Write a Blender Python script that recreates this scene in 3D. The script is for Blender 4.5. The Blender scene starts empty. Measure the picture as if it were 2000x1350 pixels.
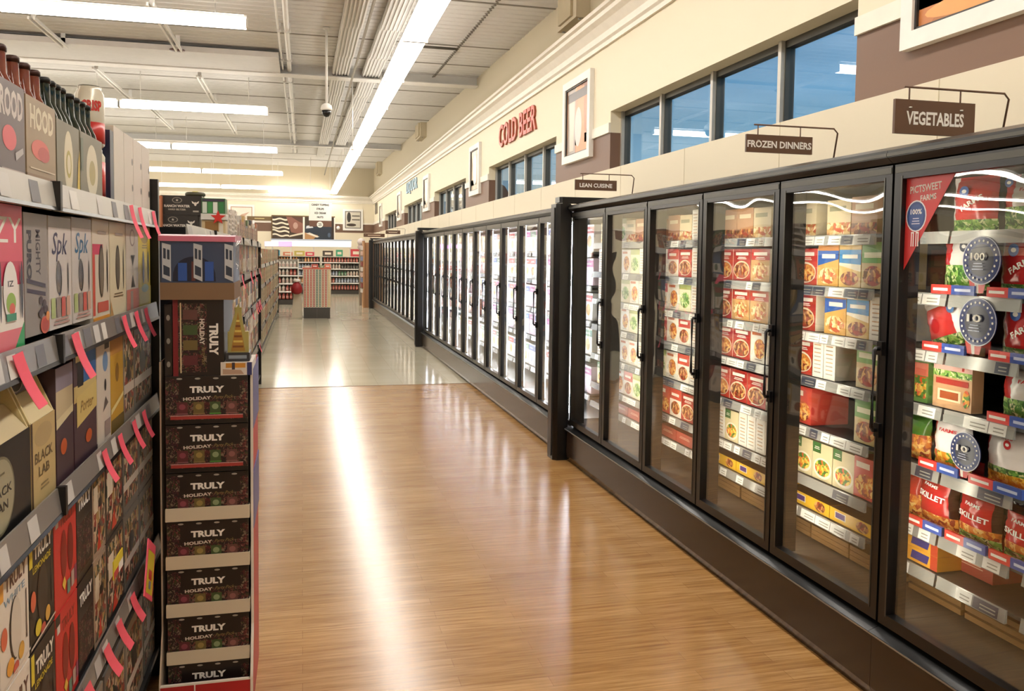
import bpy, math, random
from mathutils import Vector, Matrix
R = random.Random(7)
PI = math.pi
sc = bpy.context.scene
col = sc.collection

# ------------------------------------------------------------------ camera
YAW, PITCH, ROLL = 0.24388898, 0.05730791, 0.013
F_PX, SHIFT_PX = 1650.0, 81.0
f = Vector((math.sin(YAW) * math.cos(PITCH), math.cos(YAW) * math.cos(PITCH), -math.sin(PITCH)))
r = Vector((math.cos(YAW), -math.sin(YAW), 0.0))
u = r.cross(f)
r2 = math.cos(ROLL) * r + math.sin(ROLL) * u
u2 = -math.sin(ROLL) * r + math.cos(ROLL) * u
cam = bpy.data.cameras.new('camera')
cam.sensor_width = 36.0
cam.lens = 36.0 * F_PX / 2000.0
cam.shift_y = -SHIFT_PX / 2000.0
cam.clip_start = 0.05
cam.clip_end = 400
cam_ob = bpy.data.objects.new('camera', cam)
col.objects.link(cam_ob)
m = Matrix((r2, u2, -f)).transposed().to_4x4()
m.translation = Vector((0, 0, 1.62))
cam_ob.matrix_world = m
sc.camera = cam_ob

# ------------------------------------------------------------------ render settings of the scene
sc.view_settings.view_transform = 'Standard'
sc.view_settings.look = 'None'
sc.view_settings.exposure = -0.12
sc.view_settings.gamma = 1.0
sc.view_settings.use_curve_mapping = False
sc.cycles.use_denoising = True
sc.cycles.max_bounces = 7
sc.cycles.diffuse_bounces = 3
sc.cycles.glossy_bounces = 3
sc.cycles.transmission_bounces = 4
sc.cycles.transparent_max_bounces = 16
sc.cycles.sample_clamp_indirect = 6.0
sc.cycles.caustics_reflective = False
sc.cycles.caustics_refractive = False

LAMP = 20.0        # radiance of the ceiling tubes
LED_WARM = 32.0     # strips in the frozen food cases
LED_COLD = 80.0    # strips in the cold case

# ------------------------------------------------------------------ world: dusk sky
w = bpy.data.worlds.new('dusk_sky')
sc.world = w
w.use_nodes = True
nt = w.node_tree
nt.nodes.clear()
tc = nt.nodes.new('ShaderNodeTexCoord')
sep = nt.nodes.new('ShaderNodeSeparateXYZ')
rp = nt.nodes.new('ShaderNodeValToRGB')
rp.color_ramp.elements[0].position = 0.0
rp.color_ramp.elements[0].color = (0.20, 0.42, 0.50, 1)
rp.color_ramp.elements[1].position = 0.55
rp.color_ramp.elements[1].color = (0.06, 0.14, 0.30, 1)
e = rp.color_ramp.elements.new(0.2)
e.color = (0.11, 0.27, 0.42, 1)
nz = nt.nodes.new('ShaderNodeTexNoise')
nz.inputs['Scale'].default_value = 3.5
nz.inputs['Detail'].default_value = 5
mp = nt.nodes.new('ShaderNodeMapping')
mp.inputs['Scale'].default_value = (1, 1, 5)
mx = nt.nodes.new('ShaderNodeMixRGB')
mx.blend_type = 'ADD'
cr = nt.nodes.new('ShaderNodeValToRGB')
cr.color_ramp.elements[0].position = 0.45
cr.color_ramp.elements[1].position = 0.8
cr.color_ramp.elements[1].color = (0.35, 0.40, 0.45, 1)
mx.inputs[0].default_value = 0.35
bg = nt.nodes.new('ShaderNodeBackground')
out = nt.nodes.new('ShaderNodeOutputWorld')
L = nt.links.new
L(tc.outputs['Generated'], sep.inputs[0])
L(sep.outputs['Z'], rp.inputs[0])
L(tc.outputs['Generated'], mp.inputs[0])
L(mp.outputs[0], nz.inputs['Vector'])
L(nz.outputs['Fac'], cr.inputs[0])
L(rp.outputs[0], mx.inputs[1])
L(cr.outputs[0], mx.inputs[2])
L(mx.outputs[0], bg.inputs[0])
L(bg.outputs[0], out.inputs[0])
bg.inputs[1].default_value = 1.8


# ------------------------------------------------------------------ materials
MATS = {}


def lin(h):
    h = h.lstrip('#')
    v = [int(h[i:i + 2], 16) / 255 for i in (0, 2, 4)]
    return tuple(x / 12.92 if x <= 0.04045 else ((x + 0.055) / 1.055) ** 2.4 for x in v) + (1,)


def M(hexc, rough=0.45, metal=0.0, spec=0.5):
    """a plain painted, printed or moulded surface with faint procedural variation"""
    k = (hexc, rough, metal, spec)
    if k in MATS:
        return MATS[k]
    ma = bpy.data.materials.new('paint_' + hexc.strip('#'))
    ma.use_nodes = True
    t = ma.node_tree
    b = t.nodes['Principled BSDF']
    b.inputs['Roughness'].default_value = rough
    b.inputs['Metallic'].default_value = metal
    b.inputs['Specular IOR Level'].default_value = spec
    n = t.nodes.new('ShaderNodeTexNoise')
    n.inputs['Scale'].default_value = 9
    tcx = t.nodes.new('ShaderNodeTexCoord')
    hs = t.nodes.new('ShaderNodeHueSaturation')
    mr = t.nodes.new('ShaderNodeMapRange')
    mr.inputs['To Min'].default_value = 0.94
    mr.inputs['To Max'].default_value = 1.06
    hs.inputs['Color'].default_value = lin(hexc)
    t.links.new(tcx.outputs['Object'], n.inputs['Vector'])
    t.links.new(n.outputs['Fac'], mr.inputs['Value'])
    t.links.new(mr.outputs[0], hs.inputs['Value'])
    t.links.new(hs.outputs[0], b.inputs['Base Color'])
    MATS[k] = ma
    return ma


def EM(name, hexc, s):
    if name in MATS:
        return MATS[name]
    ma = bpy.data.materials.new(name)
    ma.use_nodes = True
    b = ma.node_tree.nodes['Principled BSDF']
    b.inputs['Base Color'].default_value = (0.8, 0.8, 0.8, 1)
    b.inputs['Emission Color'].default_value = lin(hexc)
    b.inputs['Emission Strength'].default_value = s
    MATS[name] = ma
    return ma


def SPECK(name, cols, scale=60, rough=0.45, feature='F1'):
    """printed food, berries, crowds of small coloured cells"""
    if name in MATS:
        return MATS[name]
    ma = bpy.data.materials.new(name)
    ma.use_nodes = True
    t = ma.node_tree
    b = t.nodes['Principled BSDF']
    b.inputs['Roughness'].default_value = rough
    tcx = t.nodes.new('ShaderNodeTexCoord')
    n = t.nodes.new('ShaderNodeTexNoise')
    n.inputs['Scale'].default_value = scale * 0.5
    v = t.nodes.new('ShaderNodeTexVoronoi')
    v.inputs['Scale'].default_value = scale
    mixv = t.nodes.new('ShaderNodeMixRGB')
    mixv.inputs[0].default_value = 0.04
    t.links.new(tcx.outputs['Object'], n.inputs['Vector'])
    t.links.new(tcx.outputs['Object'], mixv.inputs[1])
    t.links.new(n.outputs['Color'], mixv.inputs[2])
    t.links.new(mixv.outputs[0], v.inputs['Vector'])
    s = t.nodes.new('ShaderNodeSeparateXYZ')
    t.links.new(v.outputs['Color'], s.inputs[0])
    rr = t.nodes.new('ShaderNodeValToRGB')
    rr.color_ramp.interpolation = 'CONSTANT' if scale < 200 else 'LINEAR'
    while len(rr.color_ramp.elements) < len(cols):
        rr.color_ramp.elements.new(0.5)
    for i, c in enumerate(cols):
        rr.color_ramp.elements[i].position = i / len(cols)
        rr.color_ramp.elements[i].color = lin(c)
    t.links.new(s.outputs[0], rr.inputs[0])
    t.links.new(rr.outputs[0], b.inputs['Base Color'])
    MATS[name] = ma
    return ma


def GLASS(name, tint=(0.93, 0.96, 0.95), gain=1.0, wave=0.0, rough=0.0):
    """thin pane: see-through, mirror-like by Fresnel"""
    if name in MATS:
        return MATS[name]
    ma = bpy.data.materials.new(name)
    ma.use_nodes = True
    t = ma.node_tree
    t.nodes.clear()
    o = t.nodes.new('ShaderNodeOutputMaterial')
    tr = t.nodes.new('ShaderNodeBsdfTransparent')
    tr.inputs[0].default_value = tint + (1,)
    g = t.nodes.new('ShaderNodeBsdfGlossy')
    g.inputs['Roughness'].default_value = rough
    g.inputs['Color'].default_value = (1, 1, 1, 1)
    fr = t.nodes.new('ShaderNodeLayerWeight')
    pw = t.nodes.new('ShaderNodeMath')
    pw.operation = 'POWER'
    pw.inputs[1].default_value = 4.5
    t.links.new(fr.outputs['Facing'], pw.inputs[0])
    mu = t.nodes.new('ShaderNodeMath')
    mu.operation = 'MULTIPLY_ADD'
    mu.use_clamp = True
    mu.inputs[1].default_value = 0.8 * gain
    mu.inputs[2].default_value = 0.045 * gain
    mi = t.nodes.new('ShaderNodeMixShader')
    t.links.new(pw.outputs[0], mu.inputs[0])
    t.links.new(mu.outputs[0], mi.inputs[0])
    t.links.new(tr.outputs[0], mi.inputs[1])
    t.links.new(g.outputs[0], mi.inputs[2])
    t.links.new(mi.outputs[0], o.inputs[0])
    if wave:
        tcx = t.nodes.new('ShaderNodeTexCoord')
        n = t.nodes.new('ShaderNodeTexNoise')
        n.inputs['Scale'].default_value = 2.2
        n.inputs['Detail'].default_value = 1
        bp = t.nodes.new('ShaderNodeBump')
        bp.inputs['Strength'].default_value = 1.0
        bp.inputs['Distance'].default_value = wave
        t.links.new(tcx.outputs['Object'], n.inputs['Vector'])
        t.links.new(n.outputs['Fac'], bp.inputs['Height'])
        t.links.new(bp.outputs[0], g.inputs['Normal'])
    MATS[name] = ma
    return ma


def mat_floor_wood():
    ma = bpy.data.materials.new('wood_plank_floor')
    ma.use_nodes = True
    t = ma.node_tree
    b = t.nodes['Principled BSDF']
    tcx = t.nodes.new('ShaderNodeTexCoord')
    br = t.nodes.new('ShaderNodeTexBrick')
    br.offset = 0.37
    br.inputs['Scale'].default_value = 1.0
    br.inputs['Brick Width'].default_value = 0.92
    br.inputs['Row Height'].default_value = 0.076
    br.inputs['Mortar Size'].default_value = 0.0012
    br.inputs['Color1'].default_value = lin('#c89c64')
    br.inputs['Color2'].default_value = lin('#b78a53')
    br.inputs['Mortar'].default_value = lin('#a5794a')
    t.links.new(tcx.outputs['Object'], br.inputs['Vector'])
    mp_ = t.nodes.new('ShaderNodeMapping')
    mp_.inputs['Scale'].default_value = (3.2, 60, 1)
    n = t.nodes.new('ShaderNodeTexNoise')
    n.inputs['Scale'].default_value = 1.0
    n.inputs['Detail'].default_value = 6
    n.inputs['Roughness'].default_value = 0.65
    t.links.new(tcx.outputs['Object'], mp_.inputs[0])
    t.links.new(mp_.outputs[0], n.inputs['Vector'])
    rr = t.nodes.new('ShaderNodeValToRGB')
    rr.color_ramp.elements[0].position = 0.34
    rr.color_ramp.elements[0].color = lin('#96703c')
    rr.color_ramp.elements[1].position = 0.62
    rr.color_ramp.elements[1].color = (1, 1, 1, 1)
    t.links.new(n.outputs['Fac'], rr.inputs[0])
    mx_ = t.nodes.new('ShaderNodeMixRGB')
    mx_.blend_type = 'MULTIPLY'
    mx_.inputs[0].default_value = 0.55
    t.links.new(br.outputs['Color'], mx_.inputs[1])
    t.links.new(rr.outputs[0], mx_.inputs[2])
    t.links.new(mx_.outputs[0], b.inputs['Base Color'])
    mr = t.nodes.new('ShaderNodeMapRange')
    mr.inputs['To Min'].default_value = 0.15
    mr.inputs['To Max'].default_value = 0.27
    t.links.new(n.outputs['Fac'], mr.inputs['Value'])
    t.links.new(mr.outputs[0], b.inputs['Roughness'])
    bp = t.nodes.new('ShaderNodeBump')
    bp.inputs['Strength'].default_value = 0.12
    bp.inputs['Distance'].default_value = 0.002
    t.links.new(n.outputs['Fac'], bp.inputs['Height'])
    t.links.new(bp.outputs[0], b.inputs['Normal'])
    return ma


def mat_floor_tile():
    ma = bpy.data.materials.new('cream_tile_floor')
    ma.use_nodes = True
    t = ma.node_tree
    b = t.nodes['Principled BSDF']
    tcx = t.nodes.new('ShaderNodeTexCoord')
    br = t.nodes.new('ShaderNodeTexBrick')
    br.offset = 0.0
    br.inputs['Scale'].default_value = 1.0
    br.inputs['Brick Width'].default_value = 0.305
    br.inputs['Row Height'].default_value = 0.305
    br.inputs['Mortar Size'].default_value = 0.0015
    br.inputs['Color1'].default_value = lin('#d2c9b2')
    br.inputs['Color2'].default_value = lin('#c9c0a8')
    br.inputs['Mortar'].default_value = lin('#b0a58a')
    n = t.nodes.new('ShaderNodeTexNoise')
    n.inputs['Scale'].default_value = 5
    n.inputs['Detail'].default_value = 6
    bp = t.nodes.new('ShaderNodeBump')
    bp.inputs['Strength'].default_value = 0.1
    bp.inputs['Distance'].default_value = 0.002
    t.links.new(tcx.outputs['Object'], n.inputs['Vector'])
    t.links.new(n.outputs['Fac'], bp.inputs['Height'])
    t.links.new(bp.outputs[0], b.inputs['Normal'])
    t.links.new(tcx.outputs['Object'], br.inputs['Vector'])
    t.links.new(br.outputs['Color'], b.inputs['Base Color'])
    b.inputs['Roughness'].default_value = 0.13
    b.inputs['Specular IOR Level'].default_value = 0.6
    return ma


def mat_wall(name, hexc, rough=0.6):
    ma = bpy.data.materials.new(name)
    ma.use_nodes = True
    t = ma.node_tree
    b = t.nodes['Principled BSDF']
    b.inputs['Roughness'].default_value = rough
    tcx = t.nodes.new('ShaderNodeTexCoord')
    n = t.nodes.new('ShaderNodeTexNoise')
    n.inputs['Scale'].default_value = 40
    n.inputs['Detail'].default_value = 4
    bp = t.nodes.new('ShaderNodeBump')
    bp.inputs['Strength'].default_value = 0.08
    bp.inputs['Distance'].default_value = 0.003
    b.inputs['Base Color'].default_value = lin(hexc)
    t.links.new(tcx.outputs['Object'], n.inputs['Vector'])
    t.links.new(n.outputs['Fac'], bp.inputs['Height'])
    t.links.new(bp.outputs[0], b.inputs['Normal'])
    return ma


BLACK = M('#0e0e0f', 0.3)
BLACKP = M('#0d0d0f', 0.3)
CHAR = M('#2a2a2b', 0.4)
ALU = M('#55544f', 0.35, 0.7)
STEEL = M('#a9a9a6', 0.3, 0.8)
WHITE = M('#efece6', 0.5)
PAPER = M('#f4f2ec', 0.6)
CARD = M('#b39266', 0.75)
KRAFT = M('#8a6a48', 0.75)
DECKW = M('#dcdad6', 0.6)
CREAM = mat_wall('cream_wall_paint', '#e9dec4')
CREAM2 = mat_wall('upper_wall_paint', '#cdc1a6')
BROWN = mat_wall('brown_wall_paint', '#735644', 0.5)
CROWN = M('#efe8da', 0.5)
PINK = M('#ff6880', 0.5)
SIGNB = M('#5f4330', 0.45)

# ------------------------------------------------------------------ mesh helpers
_text = {}


def text_geo(s, bold=0.0, shear=0.0):
    k = (s, bold, shear)
    if k in _text:
        return _text[k]
    cu = bpy.data.curves.new('t', 'FONT')
    cu.body = s
    cu.offset = bold
    cu.shear = shear
    cu.resolution_u = 2
    cu.align_x = 'LEFT'
    ob = bpy.data.objects.new('t', cu)
    col.objects.link(ob)
    dg = bpy.context.evaluated_depsgraph_get()
    me = bpy.data.meshes.new_from_object(ob.evaluated_get(dg))
    vs = [(v.co.x, v.co.y) for v in me.vertices]
    fs = [tuple(p.vertices) for p in me.polygons]
    bpy.data.objects.remove(ob)
    bpy.data.curves.remove(cu)
    bpy.data.meshes.remove(me)
    x0 = min(v[0] for v in vs); x1 = max(v[0] for v in vs)
    y0 = min(v[1] for v in vs); y1 = max(v[1] for v in vs)
    vs = [((v[0] - x0) / (x1 - x0) - 0.5, (v[1] - y0) / (y1 - y0) - 0.5) for v in vs]
    _text[k] = (vs, fs)
    return _text[k]


class MB:
    def __init__(s):
        s.v = []; s.f = []; s.mi = []; s.mats = []; s.sm = []; s.lay = 0

    def mid(s, ma):
        if ma not in s.mats:
            s.mats.append(ma)
        return s.mats.index(ma)

    def add(s, vs, fs, ma, smooth=False):
        b = len(s.v)
        s.v += [tuple(x) for x in vs]
        i = s.mid(ma)
        for q in fs:
            s.f.append(tuple(b + k for k in q)); s.mi.append(i); s.sm.append(smooth)

    def box(s, x0, y0, z0, x1, y1, z1, ma, front=None, top=None, side=None):
        """box; the -Y face can have its own material"""
        if x0 > x1: x0, x1 = x1, x0
        if y0 > y1: y0, y1 = y1, y0
        if z0 > z1: z0, z1 = z1, z0
        vs = [(x0, y0, z0), (x1, y0, z0), (x1, y1, z0), (x0, y1, z0), (x0, y0, z1), (x1, y0, z1), (x1, y1, z1), (x0, y1, z1)]
        s.add(vs, [(0, 3, 2, 1)], ma)
        b = len(s.v) - 8
        for q, mm in (((4, 5, 6, 7), top), ((0, 1, 5, 4), front), ((1, 2, 6, 5), side), ((2, 3, 7, 6), None), ((3, 0, 4, 7), side)):
            s.f.append(tuple(b + k for k in q)); s.mi.append(s.mid(mm or ma)); s.sm.append(False)

    def cbox(s, x0, y0, z0, x1, y1, z1, ma, c=0.004):
        """box with chamfered vertical edges"""
        if x0 > x1: x0, x1 = x1, x0
        if y0 > y1: y0, y1 = y1, y0
        pr = [(x0 + c, y0), (x1 - c, y0), (x1, y0 + c), (x1, y1 - c), (x1 - c, y1), (x0 + c, y1), (x0, y1 - c), (x0, y0 + c)]
        s.prism(pr, z0, z1, ma)

    def prism(s, pr, z0, z1, ma):
        n = len(pr)
        vs = [(x, y, z0) for x, y in pr] + [(x, y, z1) for x, y in pr]
        fs = [tuple(range(n - 1, -1, -1)), tuple(range(n, 2 * n))]
        fs += [(i, (i + 1) % n, n + (i + 1) % n, n + i) for i in range(n)]
        s.add(vs, fs, ma)

    def extr(s, prof, a, b, ma, axis='y'):
        """profile (p,q) swept along an axis; axis y: (x=p,z=q); axis x: (y=p,z=q)"""
        n = len(prof)
        if axis == 'y':
            vs = [(p, a, q) for p, q in prof] + [(p, b, q) for p, q in prof]
        else:
            vs = [(a, p, q) for p, q in prof] + [(b, p, q) for p, q in prof]
        fs = [(i, (i + 1) % n, n + (i + 1) % n, n + i) for i in range(n)]
        fs += [tuple(range(n - 1, -1, -1)), tuple(range(n, 2 * n))]
        s.add(vs, fs, ma)

    def lathe(s, prof, ma, cx=0, cy=0, n=16, cz=0):
        vs = []; fs = []
        for (r_, z) in prof:
            for k in range(n):
                a = 2 * PI * k / n
                vs.append((cx + r_ * math.cos(a), cy + r_ * math.sin(a), cz + z))
        for i in range(len(prof) - 1):
            for k in range(n):
                k2 = (k + 1) % n
                fs.append((i * n + k, i * n + k2, (i + 1) * n + k2, (i + 1) * n + k))
        fs.append(tuple(range(n - 1, -1, -1)))
        fs.append(tuple(range((len(prof) - 1) * n, len(prof) * n)))
        s.add(vs, fs, ma, True)

    def tube(s, pts, r_, ma, n=8):
        vs = []; fs = []
        P = [Vector(p) for p in pts]
        for i, p in enumerate(P):
            d = (P[min(i + 1, len(P) - 1)] - P[max(i - 1, 0)]).normalized()
            a = d.cross(Vector((0, 0, 1)))
            if a.length < 1e-3:
                a = Vector((1, 0, 0))
            a.normalize(); b = d.cross(a).normalized()
            for k in range(n):
                t = 2 * PI * k / n
                vs.append(p + r_ * (math.cos(t) * a + math.sin(t) * b))
        for i in range(len(P) - 1):
            for k in range(n):
                k2 = (k + 1) % n
                fs.append((i * n + k, (i + 1) * n + k, (i + 1) * n + k2, i * n + k2))
        fs.append(tuple(range(n))); fs.append(tuple(range((len(P) - 1) * n, len(P) * n))[::-1])
        s.add(vs, fs, ma, True)

    # --- print on a -Y face; coordinates x, z in metres, y given
    def step(s, y):
        s.lay += 1
        return y - 0.00022 * s.lay

    def rect(s, x0, z0, x1, z1, ma, y=0.0):
        y = s.step(y)
        s.add([(x0, y, z0), (x1, y, z0), (x1, y, z1), (x0, y, z1)], [(0, 1, 2, 3)], ma)

    def poly(s, pts, ma, y=0.0):
        y = s.step(y)
        s.add([(p[0], y, p[1]) for p in pts], [tuple(range(len(pts)))], ma)

    def ell(s, cx, cz, rx, rz, ma, y=0.0, n=20, a0=0, a1=2 * PI):
        y = s.step(y)
        pts = [(cx + rx * math.cos(a0 + (a1 - a0) * k / n), y, cz + rz * math.sin(a0 + (a1 - a0) * k / n)) for k in range(n)]
        s.add(pts, [tuple(range(n))], ma)

    def star(s, cx, cz, r_, ma, y=0.0, k=5, inner=0.42):
        pts = []
        for i in range(2 * k):
            a = PI / 2 + PI * i / k
            q = r_ if i % 2 == 0 else r_ * inner
            pts.append((cx + q * math.cos(a), cz + q * math.sin(a)))
        y = s.step(y)
        c = (cx, y, cz)
        vs = [c] + [(p[0], y, p[1]) for p in pts]
        s.add(vs, [(0, 1 + i, 1 + (i + 1) % (2 * k)) for i in range(2 * k)], ma)

    def text(s, t, cx, cz, w_, h_, ma, y=0.0, rot=0.0, bold=0.02, shear=0.0, fn=None):
        vs, fs = text_geo(t, bold, shear)
        y = s.step(y)
        c, sn = math.cos(rot), math.sin(rot)
        o = []
        for (a, b) in vs:
            a *= w_; b *= h_
            X = cx + a * c - b * sn; Z = cz + a * sn + b * c
            o.append((X, (y + fn(X, Z)) if fn else y, Z))
        s.add(o, fs, ma)

    def build(s, name, parent=None, loc=(0, 0, 0), rz=0.0, mesh=None):
        me = mesh or s.mesh(name)
        ob = bpy.data.objects.new(name, me)
        col.objects.link(ob)
        if parent is not None:
            ob.parent = parent
        ob.location = loc
        ob.rotation_euler = (0, 0, rz)
        return ob

    def mesh(s, name):
        me = bpy.data.meshes.new(name)
        me.from_pydata(s.v, [], s.f)
        for ma in s.mats:
            me.materials.append(ma)
        me.polygons.foreach_set('material_index', s.mi)
        me.polygons.foreach_set('use_smooth', s.sm)
        me.update()
        return me


def tag(o, label=None, cat=None, group=None, kind=None):
    if label:
        n = len(label.split())
        if n > 16 or n < 4:
            print('LABEL LENGTH', n, label)
        o['label'] = label
    if cat: o['category'] = cat
    if group: o['group'] = group
    if kind: o['kind'] = kind
    return o


def empty(name, loc, label, cat, group=None, rz=0.0):
    o = bpy.data.objects.new(name, None)
    o.empty_display_size = 0.1
    col.objects.link(o)
    o.location = loc
    o.rotation_euler = (0, 0, rz)
    return tag(o, label, cat, group)


def copy_tree(o, parent=None, loc=None):
    c = o.copy()
    col.objects.link(c)
    if parent is not None:
        c.parent = parent
    if loc is not None:
        c.location = loc
    for ch in list(o.children):
        copy_tree(ch, c)
    return c


def inst(mesh, name, loc, rz, label, cat, group=None):
    o = bpy.data.objects.new(name, mesh)
    col.objects.link(o)
    o.location = loc
    o.rotation_euler = (0, 0, rz)
    return tag(o, label, cat, group)


def struct(b, name):
    return tag(b.build(name), kind='structure')


ORD = ['first', 'second', 'third', 'fourth', 'fifth', 'sixth', 'seventh', 'eighth', 'ninth', 'tenth', 'eleventh', 'twelfth', 'thirteenth', 'fourteenth', 'fifteenth', 'sixteenth']


def ceil_z(y):
    return 4.44 + 0.0235 * y

# ================================================================== THE SETTING
XL, XW, Y0, YB = -37.0, 3.05, -5.0, 37.5
SEAM = 10.42
b = MB(); b.box(XL, Y0, -0.06, XW + 0.2, SEAM, 0.0, mat_floor_wood()); struct(b, 'floor')
b = MB(); b.box(XL, SEAM, -0.06, XW + 0.2, YB + 0.2, 0.0, mat_floor_tile()); struct(b, 'floor_tiled')
b = MB(); b.box(-3.5, SEAM - 0.012, 0.0, 2.03, SEAM + 0.012, 0.003, M('#7d5b3c', 0.5)); struct(b, 'trim_1')

# ribbed steel deck
b = MB()
prof = []
y = Y0
while y < YB:
    z = ceil_z(y)
    prof += [(y, z + 0.028), (y + 0.03, z), (y + 0.165, z), (y + 0.195, z + 0.028)]
    y += 0.203
vs = [(XL, p, q) for p, q in prof] + [(XW + 0.2, p, q) for p, q in prof]
n = len(prof)
b.add(vs, [(i, i + 1, n + i + 1, n + i) for i in range(n - 1)], DECKW)
b.box(XL, Y0, 5.5, XW + 0.4, YB + 0.4, 5.56, DECKW)
for k, y in enumerate([6.6, 8.4, 10.2, 12.6, 14.0, 16.8, 18.6, 21.0, 23.2, 25.0, 29.0, 31.5, 34.0]):
    z = ceil_z(y)
    b.box(XL, y, z - 0.012, XW, y + 0.03, z + 0.002, M('#8b857a', 0.6))
struct(b, 'ceiling')

# walls: right wall with the long window openings
WIN = [(-1.82, 2.13), (4.25, 8.20), (10.10, 13.98), (16.05, 20.0), (22.15, 26.1), (28.35, 32.3)]
ZS, ZT = 2.40, 3.10
b = MB()
WT = 0.22
b.box(XW, Y0, 0, XW + WT, YB, ZS, CREAM)
edges = [Y0] + [q for p in WIN for q in p] + [YB]
for i in range(0, len(edges), 2):
    a, c = edges[i], edges[i + 1]
    b.box(XW, a, ZS, XW + WT, c, 2.885, BROWN)
    b.box(XW, a, 2.885, XW + WT, c, ZT, CREAM)
b.box(XW, Y0, ZT, XW + WT, YB, 3.95, CREAM)
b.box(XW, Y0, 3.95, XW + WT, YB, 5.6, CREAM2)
struct(b, 'wall_right')
b = MB()
b.box(XL, YB, 0, XW + WT, YB + 0.2, 2.52, CREAM)
b.box(XL, YB, 2.52, XW + WT, YB + 0.2, 2.885, BROWN)
b.box(XL, YB, 2.885, XW + WT, YB + 0.2, 3.95, CREAM)
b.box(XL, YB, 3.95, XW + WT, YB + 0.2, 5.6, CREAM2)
struct(b, 'wall_back')
b = MB(); b.box(XL - 0.2, Y0, 0, XL, YB + 0.2, 5.6, CREAM); struct(b, 'wall_left')
b = MB(); b.box(XL - 0.2, Y0 - 0.2, 0, XW + WT, Y0, 5.6, CREAM); struct(b, 'wall_front')

# crown moulding
pr = [(0, 3.78), (-0.03, 3.78), (-0.035, 3.82), (-0.06, 3.84), (-0.065, 3.90), (-0.12, 3.97), (-0.17, 4.0), (-0.175, 4.04), (-0.21, 4.05), (-0.21, 4.09), (0, 4.09)]
b = MB(); b.extr([(XW + p, q) for p, q in pr], Y0, YB, CROWN); struct(b, 'trim_2')
b = MB(); b.extr([(YB + p, q) for p, q in pr][::-1], XL, XW, CROWN, 'x'); struct(b, 'trim_3')
# pale chair rail over the brown band
b = MB()
for i in range(0, len(edges), 2):
    b.box(XW - 0.02, edges[i], 2.885, XW, edges[i + 1], 2.985, CROWN)
struct(b, 'trim_4')
b = MB(); b.box(XL, YB - 0.02, 2.885, XW, YB, 2.95, CROWN); struct(b, 'trim_5')
# soffit over the cases
b = MB(); b.box(2.60, 0.0, 2.045, XW, 33.0, 2.385, CREAM)
for k in range(1, 26):
    b.box(2.5985, k * 1.22 - 0.6, 2.045, 2.6005, k * 1.22 - 0.596, 2.385, M('#c9bb98', 0.6))
struct(b, 'trim_6')

# windows
WG = GLASS('window_glass', (0.80, 0.86, 0.90), 1.3)
for i, (a, c) in enumerate(WIN):
    root = bpy.data.objects.new('window_%d' % (i + 1), None)
    col.objects.link(root)
    root.location = (XW + 0.14, a, ZS)
    tag(root, kind='structure')
    fr = MB()
    fr.box(0.0, 0, ZT - ZS - 0.05, 0.07, c - a, ZT - ZS, ALU)
    fr.box(0.0, 0, 0.0, 0.07, c - a, 0.04, ALU)
    for k in range(5):
        yy = (c - a) * k / 4
        y1, y2 = max(0, yy - 0.03), min(c - a, yy + 0.03)
        fr.box(0.0, y1, 0.0, 0.07, y2, ZT - ZS, ALU)
        fr.box(-0.03, (y1 + y2) / 2 - 0.02, 0.0, 0.0, (y1 + y2) / 2 + 0.02, ZT - ZS, M('#b5b2aa', 0.4, 0.3))
    fr.build('window_frame', root)
    gl = MB()
    gl.box(0.03, 0.01, 0.03, 0.036, c - a - 0.01, ZT - ZS - 0.02, WG)
    gl.build('window_glass', root)

# trees outside at dusk
LEAF = SPECK('dusk_leaves', ['#1b2312', '#2b3318', '#3a3a1e', '#12180d'], 3, 0.8)
BARK = M('#2a2119', 0.9)
trees = [(16, 29, 5.0, 2.2), (15, 40, 5.2, 3.0), (9, 12.2, 3.6, 1.3), (13, 24.5, 4.4, 1.6), (16, 70, 7.5, 4), (18, 52, 6, 3), (15, 34, 4.6, 2.0), (20, 90, 9, 5)]
tl = ['dark round tree outside, low behind the far end of the nearest window', 'dusky tree outside the second window from the near end',
      'small reddish tree top outside, behind the FROZEN DINNERS sign', 'dark bushy tree outside the nearest long window, left pane',
      'tall dark tree far outside the last windows', 'broad dark tree outside the middle windows', 'low dark tree outside between two windows', 'very distant dark tree outside the last window']
for i, (tx, ty, tz, tr) in enumerate(trees):
    t = empty('tree', (tx, ty, 0), tl[i], 'tree')
    c = MB()
    for k in range(26):
        a = R.uniform(0, 2 * PI); q = R.uniform(0, 0.75) * tr; hh = R.uniform(-0.8, 0.7) * tr
        rr_ = tr * R.uniform(0.25, 0.5)
        pf = [(0.01, -rr_), (rr_ * 0.7, -rr_ * 0.7), (rr_, 0), (rr_ * 0.72, rr_ * 0.65), (0.01, rr_)]
        c.lathe([(p * R.uniform(0.85, 1.15), z_) for p, z_ in pf], LEAF, q * math.cos(a), q * math.sin(a), 9, tz - tr * 0.6 + hh * 0.6)
    c.build('crown', t)
    c = MB(); c.lathe([(0.22, 0), (0.15, tz - tr)], BARK, n=8); c.build('trunk', t)
b = MB(); b.box(XW + 0.3, -20, -0.3, 120, 160, -0.1, M('#33362c', 0.9)); tag(b.build('floor_outside'), kind='structure')

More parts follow.
